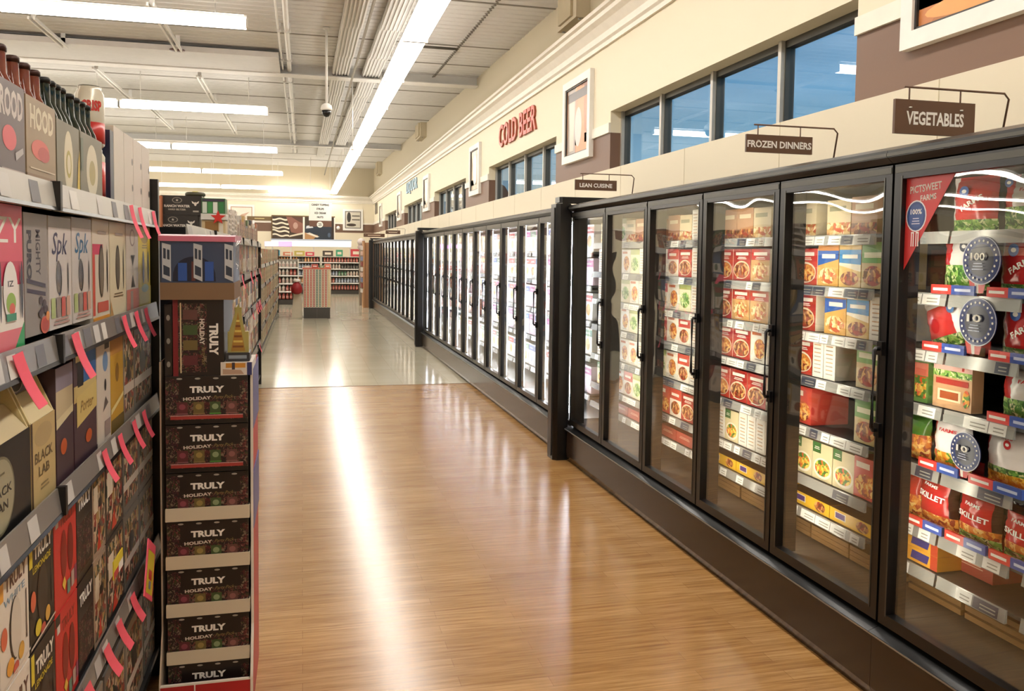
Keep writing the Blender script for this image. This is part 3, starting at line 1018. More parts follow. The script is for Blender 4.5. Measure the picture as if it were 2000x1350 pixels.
DESC = {'red_pasta': 'red boxed pasta dinner', 'red_meat': 'red boxed meat dinner', 'red_cheese': 'red and tan boxed dinner', 'blue_stripe': 'tan pack with blue band',
        'blue_pasta': 'light blue pasta pack', 'green_bag': 'green topped meal pack', 'healthy': 'cream and green bowl box', 'healthy_red': 'red bowl meal box',
        'white_entree': 'white boxed orange entree', 'white_red': 'white box with red top', 'cream_green': 'cream and green box', 'white_side': 'white narrow box end',
        'pale_box': 'pale tan box', 'tan_box': 'brown tan box', 'yellow_pie': 'flat yellow pie box', 'garlic_loaf': 'yellow garlic bread pack', 'red_loaf': 'dark red bread pack', 'dim_box': 'dull brown box', 'mirrored_floor_slab': 'flat tan board', 'steam_bag': 'narrow green steam bag',
        'cold0': 'white carton, red band', 'cold1': 'white carton, blue band', 'cold2': 'cream carton, green band', 'cold3': 'pink carton, purple band', 'cold4': 'brown carton, gold band', 'cold5': 'black carton, red band',
        'dark0': 'brown bottle pack', 'dark1': 'green bottle pack', 'dark2': 'red bottle pack', 'dark3': 'grey bottle pack'}
NAME = {'white_side': 'food_box', 'yellow_pie': 'pie_box', 'garlic_loaf': 'bread_pack', 'red_loaf': 'bread_pack', 'steam_bag': 'vegetable_bag', 'mirrored_floor_slab': 'reflection_slab'}

# ================================================================== FREEZER CASES
PITCH_D = 0.74
FX = 2.05
GL1 = GLASS('door_glass_near', (0.95, 0.965, 0.955), 1.5, 0.006)
GL2 = GLASS('door_glass_far', (0.96, 0.97, 0.965), 1.15, 0.005)
TAGW = M('#f0efea', .4); TAGG = M('#3c3f4e', .4); RAILM = M('#a9a9a5', .25, .3)


def price_rail(L_, seed, n=6):
    """rail along +Y from 0 to L_, front towards -X"""
    q = random.Random(seed)
    b = MB()
    b.extr([(0, 0), (-0.012, 0.0), (-0.004, 0.046), (0, 0.046)], 0, L_, RAILM)
    y = 0.03
    while y < L_ - 0.1:
        w_ = q.choice([.06, .075, .09, .11])
        if q.random() < .72:
            ma = TAGW if q.random() < .76 else TAGG
            x0, x1 = -0.0125, -0.0062
            b.add([(x0, y, .003), (x0, y + w_, .003), (x1, y + w_, .041), (x1, y, .041)], [(0, 3, 2, 1)], ma)
            for k in range(2):
                zz = .012 + .012 * k
                xx = -0.0135 + .0002 * k * 6
                b.add([(xx, y + .008, zz), (xx, y + w_ * .7, zz), (xx + .001, y + w_ * .7, zz + .004), (xx + .001, y + .008, zz + .004)], [(0, 3, 2, 1)], M('#9a978e', .5))
        y += w_ + q.choice([.004, .006, .03])
    return b


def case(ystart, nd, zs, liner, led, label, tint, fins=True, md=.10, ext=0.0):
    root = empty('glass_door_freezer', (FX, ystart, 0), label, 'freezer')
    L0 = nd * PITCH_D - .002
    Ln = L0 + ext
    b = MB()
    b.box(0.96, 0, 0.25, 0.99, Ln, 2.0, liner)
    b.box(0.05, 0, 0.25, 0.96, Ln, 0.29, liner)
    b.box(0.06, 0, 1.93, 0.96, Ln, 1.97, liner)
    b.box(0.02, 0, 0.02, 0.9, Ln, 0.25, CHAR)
    b.build('body', root)
    Ln, Lx = L0, Ln
    b = MB()
    b.extr([(-0.005, 1.965), (-0.03, 1.985), (-0.03, 2.01), (0.05, 2.035), (0.25, 2.04), (0.25, 1.97)], 0, Ln, BLACK)
    b.box(-0.034, 0, 1.988, -0.028, Ln, 2.0, ALU)
    b.build('top_trim', root)
    b = MB()
    b.extr([(0.0, 0.0), (-0.02, 0.05), (-0.02, 0.245), (0.0, 0.245)], 0, Ln, M('#33261d', .22))
    b.build('kick_plate', root)
    b = MB()
    b.extr([(-0.035, 0.25), (-0.035, 0.262), (0.03, 0.285), (0.03, 0.25)], 0, Ln, BLACK)
    b.box(-0.038, 0, 0.255, -0.034, Ln, 0.26, STEEL)
    b.build('bottom_lip', root)
    Ln = Lx
    for si, z in enumerate(zs):
        b = MB()
        b.box(0.25, 0.0, z - 0.016, 0.93, Ln, z - 0.003, M('#4a4a48', .4, .3))
        for k in range(nd + 1):
            y = min(k * PITCH_D, Ln - .01)
            b.box(0.62, y, z - 0.04, 0.93, y + 0.01, z - 0.016, CHAR)
        s_ = b.build('shelf', root)
        b = MB(); k = 0
        off = 0.35
        y = 0.0
        while y < Ln - .05:
            y2 = min((y + PITCH_D - .06) if y else off, Ln - .01)
            r_ = price_rail(y2 - y, si * 31 + k * 7 + nd)
            for v_ in range(len(r_.v)):
                p = r_.v[v_]; r_.v[v_] = (p[0], p[1] + y, p[2])
            o0 = len(b.v)
            for fi, q in enumerate(r_.f):
                b.f.append(tuple(o0 + t for t in q)); b.mi.append(b.mid(r_.mats[r_.mi[fi]])); b.sm.append(False)
            b.v += r_.v
            y = y2 + .06; k += 1
        b.build('price_rail', s_, (0.25, 0, z - 0.046))
    Ln = L0
    for k in range(nd + 1):
        y = k * PITCH_D
        b = MB()
        b.box(0.045, max(0, y - 0.025), 0.29, md, min(Ln, y + 0.025), 1.965, CHAR)
        mu_ = b.build('mullion', root)
        b = MB()
        for sg in (-1, 1):
            y1, y2 = y + sg * .014, y + sg * .004
            y1, y2 = max(0.001, min(Ln - .001, y1)), max(0.001, min(Ln - .001, y2))
            if abs(y1 - y2) < .002: continue
            b.box(md, min(y1, y2), 0.34, md + .008, max(y1, y2), 1.90, led)
        b.build('light_strip', mu_)
        if fins:
            b = MB()
            b.box(md, max(0, y - 0.025), 0.30, md + .018, max(0.002, y - 0.020), 1.95, CHAR)
            b.build('strip_shade', mu_)
    for k in range(nd):
        y = k * PITCH_D
        a, c = y + 0.006, y + PITCH_D - 0.006
        b = MB()
        fw = 0.042
        z0, z1 = 0.295, 1.96
        b.box(0, a, z0, 0.04, a + fw, z1, BLACK); b.box(0, c - fw, z0, 0.04, c, z1, BLACK)
        b.box(0, a + fw, z0, 0.04, c - fw, z0 + fw, BLACK); b.box(0, a + fw, z1 - fw - .01, 0.04, c - fw, z1, BLACK)
        b.box(-0.002, a + fw - .006, z0 + fw - .006, 0.0, a + fw, z1 - fw, ALU); b.box(-0.002, c - fw, z0 + fw - .006, 0.0, c - fw + .006, z1 - fw, ALU)
        b.box(-0.002, a + .004, z1 - .03, 0.0, c - .004, z1 - .008, ALU)
        dr = b.build('door', root)
        b = MB()
        b.box(0.018, a + fw - .003, z0 + fw - .003, 0.023, c - fw + .003, z1 - fw - .007, tint)
        b.build('door_glass', dr)
        b = MB()
        hy = a + 0.022
        b.tube([(0, hy, 1.30), (-0.026, hy, 1.30), (-0.032, hy, 1.29), (-0.032, hy, 1.01), (-0.026, hy, 1.0), (0, hy, 1.0)], 0.008, BLACKP)
        b.box(-0.012, hy - .014, 1.275, 0.0, hy + .014, 1.325, BLACKP); b.box(-0.012, hy - .014, .975, 0.0, hy + .014, 1.025, BLACKP)
        b.build('handle', dr)
    return root


ZS_AB = [1.73, 1.50, 1.285, 1.075, 0.84, 0.605, 0.45]
LEDW = EM('warm_case_strip', '#fff2dc', LED_WARM)
LEDC = EM('cold_case_strip', '#f2f6ff', LED_COLD)
YA, YB1, YC, YD = 2.62 - 3 * PITCH_D, 2.62, 6.54, 14.90
case(YA, 3, ZS_AB, M('#4b443c', .5), LEDW, 'nearest glass door freezer, under the VEGETABLES sign, full of vegetable bags', GL1, False)
case(YB1, 5, ZS_AB, M('#4b443c', .5), LEDW, 'five door freezer of boxed frozen dinners under the FROZEN DINNERS sign', GL1, ext=.21)
ZS_C = [1.66, 1.38, 1.09, 0.80, 0.48]
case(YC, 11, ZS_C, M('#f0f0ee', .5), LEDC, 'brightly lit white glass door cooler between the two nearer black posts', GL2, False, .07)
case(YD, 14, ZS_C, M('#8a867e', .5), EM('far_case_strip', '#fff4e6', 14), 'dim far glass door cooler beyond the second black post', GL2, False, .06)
for y, lab in ((6.34, 'tall black bumper post between the frozen dinners and the bright cooler'), (14.70, 'middle black bumper post along the line of coolers'), (25.28, 'far black bumper post at the end of the coolers')):
    root = empty('bumper_post', (1.93, y, 0), lab, 'post', 'black posts between coolers' )
    b = MB(); w_ = .19
    b.prism([(0.03, 0), (.115, 0), (.115, w_), (0.03, w_), (0, w_ - .03), (0, .03)], 0.0, 2.03, BLACKP)
    b.prism([(0.05, .02), (.60, .02), (.60, w_ - .02), (0.05, w_ - .02), (0.03, w_ - .04), (0.03, .04)], 2.042, 2.085, BLACKP)
    b.prism([(0.05, .02), (.11, .02), (.11, w_ - .02), (.05, w_ - .02)], 2.03, 2.042, BLACKP)
    b.build('post_body', root)
    b = MB(); b.box(-0.008, .05, .03, 0.0, w_ - .05, 2.0, CHAR); b.build('bumper_strip', root)

DOORTXT = {}
def door_of(y, ys, nd):
    return max(0, min(nd - 1, int((y * 2.06 / 2.31 - ys) / PITCH_D)))


def put(key, y, z, rz=-PI / 2, x=2.315, where='', tilt=0.0):
    me, W, H, D = PM[key]
    d = DESC.get(key, key.replace('_', ' '))
    nm = 'beer_carton' if key.startswith('cold') else 'bottle_pack' if key.startswith('dark') else NAME.get(key, 'food_box')
    o = inst(me, nm, (x + .005, y, z + .001), rz, '%s, %s' % (d, where), 'frozen food' if not key.startswith(('cold', 'dark')) else 'drink pack', '%s, %s' % (d, where))
    if tilt: o.rotation_euler = (0, tilt, rz)
    return o


SEQ = {
    0: [('pale_box', 'B0'), ('tan_box', 'B1'), ('white_entree', 'B2'), ('cream_green', 'B3'), ('pale_box', 'B4')],
}
def run(y0, y1, z, keys, ys, nd, si, doorfmt, gap=0.006):
    y = y0; k = 0
    while True:
        key = keys[k % len(keys)]
        W = PM[key][1]
        if y + W > y1 + 0.02: break
        dn = door_of(y + W / 2, ys, nd)
        where = '%s shelf, %s' % (ORD[si], doorfmt % ORD[dn])
        put(key, y + W / 2, z, where=where)
        y += W + gap; k += 1

FB = '%s door left of the red sticker'
P_ = {
 0: [(3.05, 3.46, ['tan_box', 'pale_box', 'cream_green']), (3.48, 3.82, ['pale_box', 'pale_box']), (3.87, 4.44, ['pale_box', 'tan_box', 'tan_box']), (4.68, 5.25, ['white_side', 'pale_box', 'tan_box']), (5.5, 6.0, ['tan_box', 'pale_box', 'cream_green']), (6.05, 6.5, ['cream_green', 'pale_box'])],
 1: [(2.99, 3.45, ['green_bag', 'blue_pasta', 'blue_stripe']), (3.46, 3.66, ['red_pasta']), (3.87, 4.44, ['red_cheese', 'red_meat', 'red_pasta']), (4.67, 5.3, ['white_side', 'red_meat', 'white_red', 'white_entree']), (5.5, 5.95, ['white_side', 'cream_green', 'white_entree']), (6.0, 6.5, ['white_entree', 'white_red', 'white_side'])],
 2: [(2.99, 3.45, ['white_side', 'blue_pasta', 'blue_stripe']), (3.46, 3.66, ['red_meat']), (3.87, 4.44, ['red_cheese', 'red_cheese', 'red_meat']), (4.67, 5.3, ['white_side', 'cream_green', 'white_entree', 'white_red']), (5.5, 5.95, ['white_side', 'white_entree', 'cream_green']), (6.0, 6.5, ['cream_green', 'white_entree', 'white_side'])],
 3: [(3.0, 3.13, ['green_bag']), (3.30, 3.46, ['white_side', 'white_side']), (3.47, 3.66, ['red_pasta']), (3.87, 4.44, ['white_entree', 'red_meat', 'red_pasta']), (4.67, 5.3, ['white_side', 'white_red', 'white_entree', 'red_meat']), (5.5, 5.95, ['white_side', 'cream_green', 'white_entree']), (6.0, 6.5, ['white_entree', 'white_red', 'white_side'])],
 4: [(3.0, 3.14, ['green_bag']), (3.47, 3.66, ['healthy_red']), (3.87, 4.44, ['red_meat', 'red_meat', 'red_pasta']), (4.67, 5.3, ['white_side', 'white_red', 'white_entree', 'cream_green']), (5.5, 5.95, ['white_side', 'white_entree', 'white_entree']), (6.0, 6.5, ['white_entree', 'cream_green', 'white_side'])],
 5: [(2.97, 3.13, ['healthy_red']), (3.14, 3.66, ['healthy', 'healthy', 'healthy']), (3.87, 4.42, ['white_side', 'white_side', 'white_side', 'healthy', 'white_side']), (4.67, 5.3, ['red_meat', 'white_red', 'healthy_red']), (5.5, 6.05, ['cream_green', 'white_red', 'white_entree']), (6.1, 6.5, ['white_red', 'healthy'])],
 6: [(3.0, 3.68, ['yellow_pie', 'yellow_pie']), (3.85, 4.47, ['yellow_pie', 'yellow_pie']), (4.68, 5.25, ['red_loaf', 'red_loaf']), (5.5, 6.1, ['red_loaf', 'red_loaf'])],
}
for si, segs in P_.items():
    for (a, c, keys) in segs:
        tot = sum(PM[q][1] + .004 for q in keys)
        y = a
        for key in keys:
            W = PM[key][1]
            if y + W > c + .05: break
            dn = door_of(y + W / 2, YB1, 5)
            put(key, y + W / 2, ZS_AB[si], where='%s shelf, %s' % (ORD[si], FB % ORD[dn]), x=2.31)
            y += W + .005
# dim stock further back on half empty shelves
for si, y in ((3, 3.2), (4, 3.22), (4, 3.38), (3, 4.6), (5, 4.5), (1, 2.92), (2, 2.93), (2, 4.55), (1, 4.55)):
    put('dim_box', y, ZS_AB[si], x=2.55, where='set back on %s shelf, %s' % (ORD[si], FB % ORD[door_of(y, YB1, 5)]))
for y in (3.05, 3.34, 3.63, 4.0, 4.3):  # floor reflection low in the doors, imitated with tan slabs
    for k in range(3):
        put('mirrored_floor_slab', y, .30 + .022 * k, x=2.34, where='stacked low, %s' % (FB % ORD[door_of(y, YB1, 5)]))

# vegetables behind the nearest door
def vb(key, y, z, label, name='vegetable_bag', x=2.312, tilt=0.0, cat='frozen food'):
    me = PM[key][0]
    o = inst(me, name, (x, y, z + .002), -PI / 2, label, cat)
    if tilt:
        o.rotation_euler = (0, tilt, -PI / 2)
    return o
Z = ZS_AB
RED = 'behind the nearest door'
vb('bag_red', 2.56, Z[0], 'red vegetable bag on the top shelf under the red corner sticker')
vb('bag_peas', 2.33, Z[0], 'red and clear vegetable bag on the top shelf at the right edge')
vb('bag_spinach', 2.585, Z[1], 'clear bag of green beans with red corner, left of the upper blue badge')
vb('bag_red', 2.33, Z[1], 'shiny red vegetable bag right of the upper blue badge')
vb('bag_lean', 2.64, Z[2] + .02, 'red and white bag leaning left, beside the lower blue badge', tilt=-.3)
vb('bag_red', 2.31, Z[2], 'red vegetable bag at the right edge, level with the leaning bag')
for i, y in enumerate((2.83, 2.755, 2.9)):
    o = vb('steam_bag', y, Z[3], 'narrow green steam bags in a row beside the tan rice pouch'); o['group'] = 'narrow green steam bags'
vb('boxed_rice', 2.595, Z[3], 'tan pouch with pink top and blue ribbon badge, nearest freezer door', 'rice_pouch')
vb('bag_peas', 2.30, Z[3], 'bag of peas with red side at the right edge, fourth shelf')
vb('bag_carrot', 2.79, Z[4], 'green topped orange carrot bag beside the white vertical light strip')
vb('bag_veg_white', 2.62, Z[4], 'white topped bag of mixed vegetables, fifth shelf of nearest freezer')
vb('bag_corn', 2.355, Z[4], 'large white bag of corn near the right edge, fifth shelf')
vb('bag_orange', 2.82, Z[5], 'red and orange bag farthest left on the skillet shelf')
vb('bag_skillet_left', 2.68, Z[5], 'leftmost of the three red SKILLET bags')
vb('bag_skillet', 2.475, Z[5], 'middle one of the three red SKILLET bags')
vb('bag_skillet', 2.27, Z[5], 'rightmost of the three red SKILLET bags')
for k in range(2):
    vb('garlic_loaf', 2.76, Z[6] + .056 * k, '%s yellow garlic bread pack on the bottom shelf' % ['lower', 'upper'][k], 'bread_pack')
for k in range(3):
    o = vb('red_loaf', 2.60, Z[6] + .071 * k, 'dull red bread packs stacked beside the yellow garlic bread', 'bread_pack', x=2.42); o['group'] = 'dull red bread packs'
for k in range(3):
    for y in (2.72, 2.42):
        o = vb('mirrored_floor_slab', y, .30 + .03 * k, 'tan slabs imitating the reflected floor at the bottom of the nearest freezer', 'reflection_slab', x=2.38); o['group'] = 'reflected floor slabs'
for o in bpy.data.objects:
    if o.name.startswith('vegetable_bag') and o.location.z > 1.72: o.scale = (1, 1, .88)
for si, keys in enumerate((['bag_red', 'bag_peas', 'bag_red'], ['bag_spinach', 'bag_peas', 'bag_spinach'], ['bag_peas', 'bag_red', 'bag_veg_white'], ['bag_peas', 'bag_veg_white', 'bag_peas'], ['bag_veg_white', 'bag_corn', 'bag_veg_white'], ['bag_skillet', 'bag_skillet', 'bag_skillet'])):
    for k, key in enumerate(keys):
        o = vb(key, 2.06 - .235 * k, Z[si] - (.0), '%s, %s shelf, beyond the right edge of the frame' % ({'bag_red': 'red vegetable bag', 'bag_peas': 'bag of peas', 'bag_spinach': 'bag of green beans', 'bag_veg_white': 'white topped vegetable bag', 'bag_corn': 'big white corn bag', 'bag_skillet': 'red skillet meal bag'}[key], ORD[si]))
        o['group'] = o['label']
# red and blue shelf trays
def traystrip(y, z, W, label):
    b = MB()
    b.box(-W / 2, 0, 0, W / 2, .10, .004, PR)
    b.box(-W / 2, -.012, -.0, -W * .02, 0, .034, PR, front=M('#d8433c', .3))
    b.box(-W * .02, -.012, -.0, W / 2, 0, .034, M('#3a55a4', .3))
    b.rect(-W * .45, .012, -W * .1, .022, PAPER, -.012); b.rect(W * .06, .012, W * .42, .022, M('#c8d0ea', .4), -.012)
    b.box(-W / 2, .10, 0, W / 2, .104, .05, PR)
    tag(b.build('bag_tray', None, (2.297, y, z), -PI / 2), label, 'tray')
traystrip(2.585, Z[1], .21, 'red and blue tray under the bag of green beans')
traystrip(2.33, Z[1], .19, 'red and blue tray under the shiny red bag at right')
traystrip(2.62, Z[2], .21, 'red and blue tray under the leaning bag')
traystrip(2.31, Z[2], .19, 'red and blue tray under the right red bag, third shelf')
traystrip(2.30, Z[3], .2, 'red and blue tray under the bag of peas')
traystrip(2.62, Z[4], .2, 'red and blue tray under the white topped mixed vegetable bag')
traystrip(2.355, Z[4], .23, 'red and blue tray under the large corn bag')
for i, y in enumerate((2.68, 2.475, 2.27)):
    traystrip(y, Z[5], .19, 'red and blue tray under the %s SKILLET bag' % ['leftmost', 'middle', 'rightmost'][i])
# round blue badges standing on the shelf
def badge(y, z, r_, text, label):
    b = MB()
    b.poly([(-r_ * .55, 0), (r_ * .1, 0), (r_ * .35, r_ * .9), (-r_ * .9, r_ * 1.3)], M('#c8352f', .3), .006)
    b.poly([(-r_ * .3, 0), (-r_ * .15, 0), (-r_ * .2, r_), (-r_ * .5, r_ * 1.1)], PAPER, .006)
    n = 32
    for (q, ma, dy) in ((r_, M('#c9ccd8', .3), 0), (r_ * .96, M('#27366f', .3), 0), (r_ * .66, M('#2a2c44', .3), 0)):
        b.ell(0, r_ * 1.35, q, q, ma, dy, n)
    for k in range(22):
        a = 2 * PI * k / 22
        b.ell(r_ * .8 * math.cos(a), r_ * 1.35 + r_ * .8 * math.sin(a), r_ * .055, r_ * .055, PAPER, 0, 6)
    b.text(text, -r_ * .1, r_ * 1.5, r_ * .75, r_ * .32, PAPER, -.002)
    lines(b, -r_ * .1, r_ * 1.2, r_ * .6, 3, M('#c8d0ea', .4), r_ * .04, r_ * .12)
    b.prism([(r_ * math.cos(2 * PI * k / n), r_ * 1.35 + r_ * math.sin(2 * PI * k / n)) for k in range(n)], 0, .003, M('#27366f', .3))
    # the prism was made along z: turn it upright
    for i in range(len(b.v) - 2 * n, len(b.v)):
        x_, y_, z_ = b.v[i]; b.v[i] = (x_, z_ + .0002, y_)
    tag(b.build('shelf_badge', None, (2.285, y, z), -PI / 2), label, 'badge')
badge(2.455, Z[1] + .01, .085, '100', 'upper round blue 100 badge with white dots in the nearest freezer')
badge(2.46, Z[2] + .01, .085, '10', 'lower round blue badge beside the leaning bag, nearest freezer')
badge(2.49, Z[4] + .01, .07, '10', 'dark blue badge between the mixed vegetable and corn bags')
# red sticker on the nearest door glass
b = MB()
b.poly([(0, 0), (0, .33), (.235, .33)][::-1], M('#cf3a3a', .35))
b.v = [(x_, -y_ * -1, z_) for x_, y_, z_ in b.v]
b.f = [q[::-1] for q in b.f]
def stick(b):
    b.text('PICTSWEET', .095, .285, .15, .026, PAPER, 0, .06)
    b.text('FARMS', .11, .252, .075, .02, PAPER, 0, .06)
    b.ell(.055, .19, .05, .055, M('#e8e4e8', .35)); b.ell(.055, .19, .045, .05, M('#2f4a86', .35)); b.ell(.055, .19, .036, .041, M('#3b5796', .35))
    b.text('100%', .055, .205, .055, .018, PAPER); lines(b, .055, .18, .04, 3, M('#d8dcf0', .4), .003, .009)
    b.rect(.035, .085, .05, .135, PAPER); b.rect(.058, .085, .073, .135, PAPER)
    b.rect(.040, .085, .045, .13, M('#cf3a3a', .35)); b.rect(.063, .085, .068, .13, M('#cf3a3a', .35))
stick(b)
tag(b.build('door_sticker', None, (FX + .017, 2.573, 1.585), -PI / 2), 'red triangular PICTSWEET FARMS sticker on the nearest freezer door glass', 'sticker')

# cold case and far case stock
rc = random.Random(3)
for si, z in enumerate(ZS_C):
    y = YC + .05
    while y < YC + 11 * PITCH_D + .9:
        key = 'cold%d' % rc.choice([0, 0, 1, 1, 2, 3] if y < 10.5 else [0, 1, 2, 3, 4, 5, 4, 5])
        if y + .21 > YC + 11 * PITCH_D: break
        if rc.random() < .92:
            dn = door_of(y, YC, 11)
            put(key, y + .105, z, x=2.32, where='%s shelf, %s door past the near post' % (ORD[si], ORD[dn]))
        y += .222
    y = YD + .05
    while y + .25 < YD + 14 * PITCH_D:
        key = 'dark%d' % rc.randrange(4)
        dn = door_of(y, YD, 14)
        if rc.random() < .85:
            put(key, y + .12, z, x=2.32, where='%s shelf, %s door past the middle post' % (ORD[si], ORD[dn]))
        y += .26

# hanging aisle signs on bent rods
def rod_sign(y, x0, x1, z0, z1, xr, label, text=None, tw=.78):
    root = empty('aisle_sign', ((x0 + x1) / 2, y, z0), label, 'sign')
    W, H = x1 - x0, z1 - z0
    b = MB()
    b.box(-W / 2, 0, 0, W / 2, .012, H, SIGNB)
    if text: b.text(text, 0, H * .47, W * tw, H * .40, PAPER, 0, 0, .03)
    else: b.rect(-W * .3, H * .35, W * .3, H * .6, M('#c8b8a0', .5))
    bd = b.build('sign_board', root)
    b = MB()
    zt = H + .045
    xe = xr - (x0 + x1) / 2
    b.tube([(-W / 2 + .04, .006, zt), (xe - .02, .006, zt), (xe, .006, zt - .02), (xe - .01, .03, 2.035 - z0)], .004, SIGNB, 6)
    b.build('rod', root)
    for xx in (-W / 2 + .06, W * .32):
        b = MB(); b.tube([(xx, .006, zt), (xx, .006, H - .02)], .003, SIGNB, 6); b.lathe([(.006, 0), (.006, .004)], PAPER, xx, -.002, 8, H - .03); b.build('hook', root)
rod_sign(2.6, 2.03, 2.365, 2.07, 2.19, 2.515, 'brown VEGETABLES sign hanging from a bent rod at the right', 'VEGETABLES', .72)
rod_sign(3.5, 1.957, 2.295, 2.105, 2.185, 2.43, 'brown FROZEN DINNERS sign hanging from a bent rod', 'FROZEN DINNERS', .97)
rod_sign(5.9, 1.93, 2.252, 2.105, 2.18, 2.39, 'small brown LEAN CUISINE sign beside the tall black post', 'LEAN CUISINE', .78)
rod_sign(20.5, 1.95, 2.30, 2.10, 2.19, 2.42, 'tiny far brown sign above the dim cooler')
rod_sign(26.6, 1.85, 2.5, 2.14, 2.25, 2.6, 'farthest brown sign past the last black post')

# ================================================================== LEFT SHELVING
GX = -0.53
DKW = M('#8f8b86', .3, .3)


def gondola(x, y0, y1, zs, label, top=1.95, brk=None, base=0.12, lite=True):
    root = empty('shelving_unit', (x, (y0 + y1) / 2, 0), label, 'shelving')
    h = (y1 - y0) / 2
    b = MB()
    b.box(-.52, -h, 0.0, -.49, h, top - .1, CHAR)
    b.build('back_panel', root)
    b = MB(); b.box(-.49, -h, 0, -.03, h, base - .02, BLACKP)
    b.box(-.49, -h, base - .02, .0, h, base - .002, CHAR)
    b.build('base', root)
    for i, z in enumerate(zs):
        b = MB(); b.box(-.49, -h, z - .03, -.005, h, z - .004, CHAR); s_ = b.build('shelf', root)
        b = MB()
        y = -h
        pieces = []
        cuts = [c - (y0 + y1) / 2 for c in (brk or [])] + [h]
        for c in cuts:
            pieces.append((y, c - .008)); y = c + .008
        for (a, c) in pieces:
            b.extr([(0.0, -.05), (.012, -.046), (.004, .012), (0.0, .012)], a, c, DKW if i else M('#c9c6c0', .3, .2))
            b.extr([(.012, -.05), (.016, -.05), (.013, -.042), (.010, -.042)], a, c, BLACKP)
            q = random.Random(i * 5 + int(y0 * 3)); t = a + .03
            while t < c - .09:
                w_ = q.choice([.05, .06, .07])
                if q.random() < .6:
                    x0, x1 = .0125, .0055
                    b.add([(x0, t, -.04), (x0, t + w_, -.04), (x1, t + w_, .004), (x1, t, .004)], [(0, 1, 2, 3)], M(q.choice(['#e2dfd8', '#cfccc8', '#b8b6b6', '#6f6e74']), .4))
                t += w_ + q.choice([.005, .03, .12])
        for c in cuts[:-1]:
            b.box(0, c - .008, -.05, .02, c + .008, .014, BLACKP)
        b.build('price_rail', s_, (0, 0, z))
    b = MB(); b.box(-.52, h, 0, .012, h + .03, top, BLACKP)
    b.build('end_panel', root)
    b = MB(); b.box(-.52, -h - .02, 0, .0, -h, top, BLACKP); b.build('end_panel', root)
    return root


ZL = [1.755, 1.42, 1.08, 0.545]
gondola(GX, 1.30, 3.37, ZL, 'black shelving unit of beer and seltzer packs at the left edge', 1.885, [2.04])
PX = -0.542


def lc(y0, y1, z0, z1, base, fn, label, name='drink_carton', cat='drink carton', depth=.26, group=None):
    W, H = y1 - y0, z1 - z0
    b = MB(); b.box(-W / 2, 0, 0, W / 2, depth, H, base)
    if fn: fn(b, W, H)
    return tag(b.build(name, None, (PX, (y0 + y1) / 2, z0), PI / 2), label, cat, group)


def hole(b, cx, cz, rx, rz, ma=BLACKP):
    b.ell(cx, cz, rx, rz, ma)


# --- bottles in carriers on the top shelf
def bottle_mesh(glass, capc, H=.235):
    b = MB()
    b.lathe([(.029, 0), (.0305, .006), (.0305, .135), (.026, .155), (.014, .18), (.0125, .222), (.0135, .226)], glass, n=14)
    b.lathe([(.0145, .222), (.0150, .232), (.011, .236)], capc, n=14)
    return b.mesh('bottle')
AMBER = M('#7c4030', .12); DARKG = M('#16241b', .12); CAPR = M('#3a1f18', .35, .4); CAPK = M('#1c1c1c', .35, .4)
BTA, BTG = bottle_mesh(AMBER, CAPR), bottle_mesh(DARKG, CAPK)


def carrier(y0, y1, z0, hh, base, fn, bm, nb, label, hb=0.0):
    W = y1 - y0
    root = empty('bottle_carrier', (PX, (y0 + y1) / 2, z0), label, 'bottle pack', rz=PI / 2)
    b = MB(); D = .125
    b.box(-W / 2, 0, 0, W / 2, .003, hh, base); b.box(-W / 2, D - .003, 0, W / 2, D, hh, base)
    b.box(-W / 2, .003, 0, -W / 2 + .003, D - .003, hh, base); b.box(W / 2 - .003, .003, 0, W / 2, D - .003, hh, base)
    b.box(-W / 2 + .003, .003, 0, W / 2 - .003, D - .003, .003, base)
    fn(b, W, hh)
    b.build('carton', root)
    b = MB(); b.box(-W / 2 + .01, D / 2 - .002, .01, W / 2 - .01, D / 2 + .002, hh + .02, base); b.build('handle', root)
    for i in range(nb):
        for j in (0, 1):
            o = bpy.data.objects.new('bottle', bm); col.objects.link(o); o.parent = root
            o.location = (-W / 2 + .034 + i * (W - .068) / (nb - 1), .034 + j * .057, .004 + hb)
    return root
GR = M('#6e6164', .4); TANB = M('#9c8669', .4); OLV = M('#77705c', .4)
def f1(b, W, H):
    b.text('ROOD', 0, H * .78, W * .86, H * .3, M('#cfc4bf', .4), bold=.04)
    b.ell(-W * .1, H * .42, W * .26, H * .13, M('#d8606a', .4)); b.rect(-W * .4, H * .08, W * .45, H * .1, M('#b9aaa6', .4))
    b.poly([(W * .12, H * .2), (W * .42, H * .3), (W * .4, H * .36), (W * .1, H * .28)], M('#b4aeb0', .4))
def f2(b, W, H):
    b.text('HOOD', .02 * W, H * .78, W * .8, H * .28, M('#d8ccb0', .4), bold=.04)
    b.ell(-W * .05, H * .42, W * .3, H * .12, M('#d0645c', .4)); b.ell(.06 * W, H * .38, W * .2, H * .09, M('#b84c4c', .4))
    b.rect(-W / 2, 0, W / 2, H * .12, M('#8a6b50', .4)); b.rect(-W * .4, H * .18, W * .45, H * .195, M('#d8c8b0', .4))
def f3(b, W, H):
    b.ell(0, H * .45, W * .2, H * .45, M('#ddd2b4', .4), n=26); b.ell(0, H * .42, W * .12, H * .2, M('#b0a24c', .4)); b.ell(0, H * .42, W * .08, H * .14, M('#ddd2b4', .4))
    b.poly([(W * .36, 0), (W * .5, 0), (W * .5, H * .7), (W * .44, H * .5)], M('#d0b43c', .4))
    b.rect(-W / 2, 0, W / 2, H * .08, M('#5b6a48', .4))
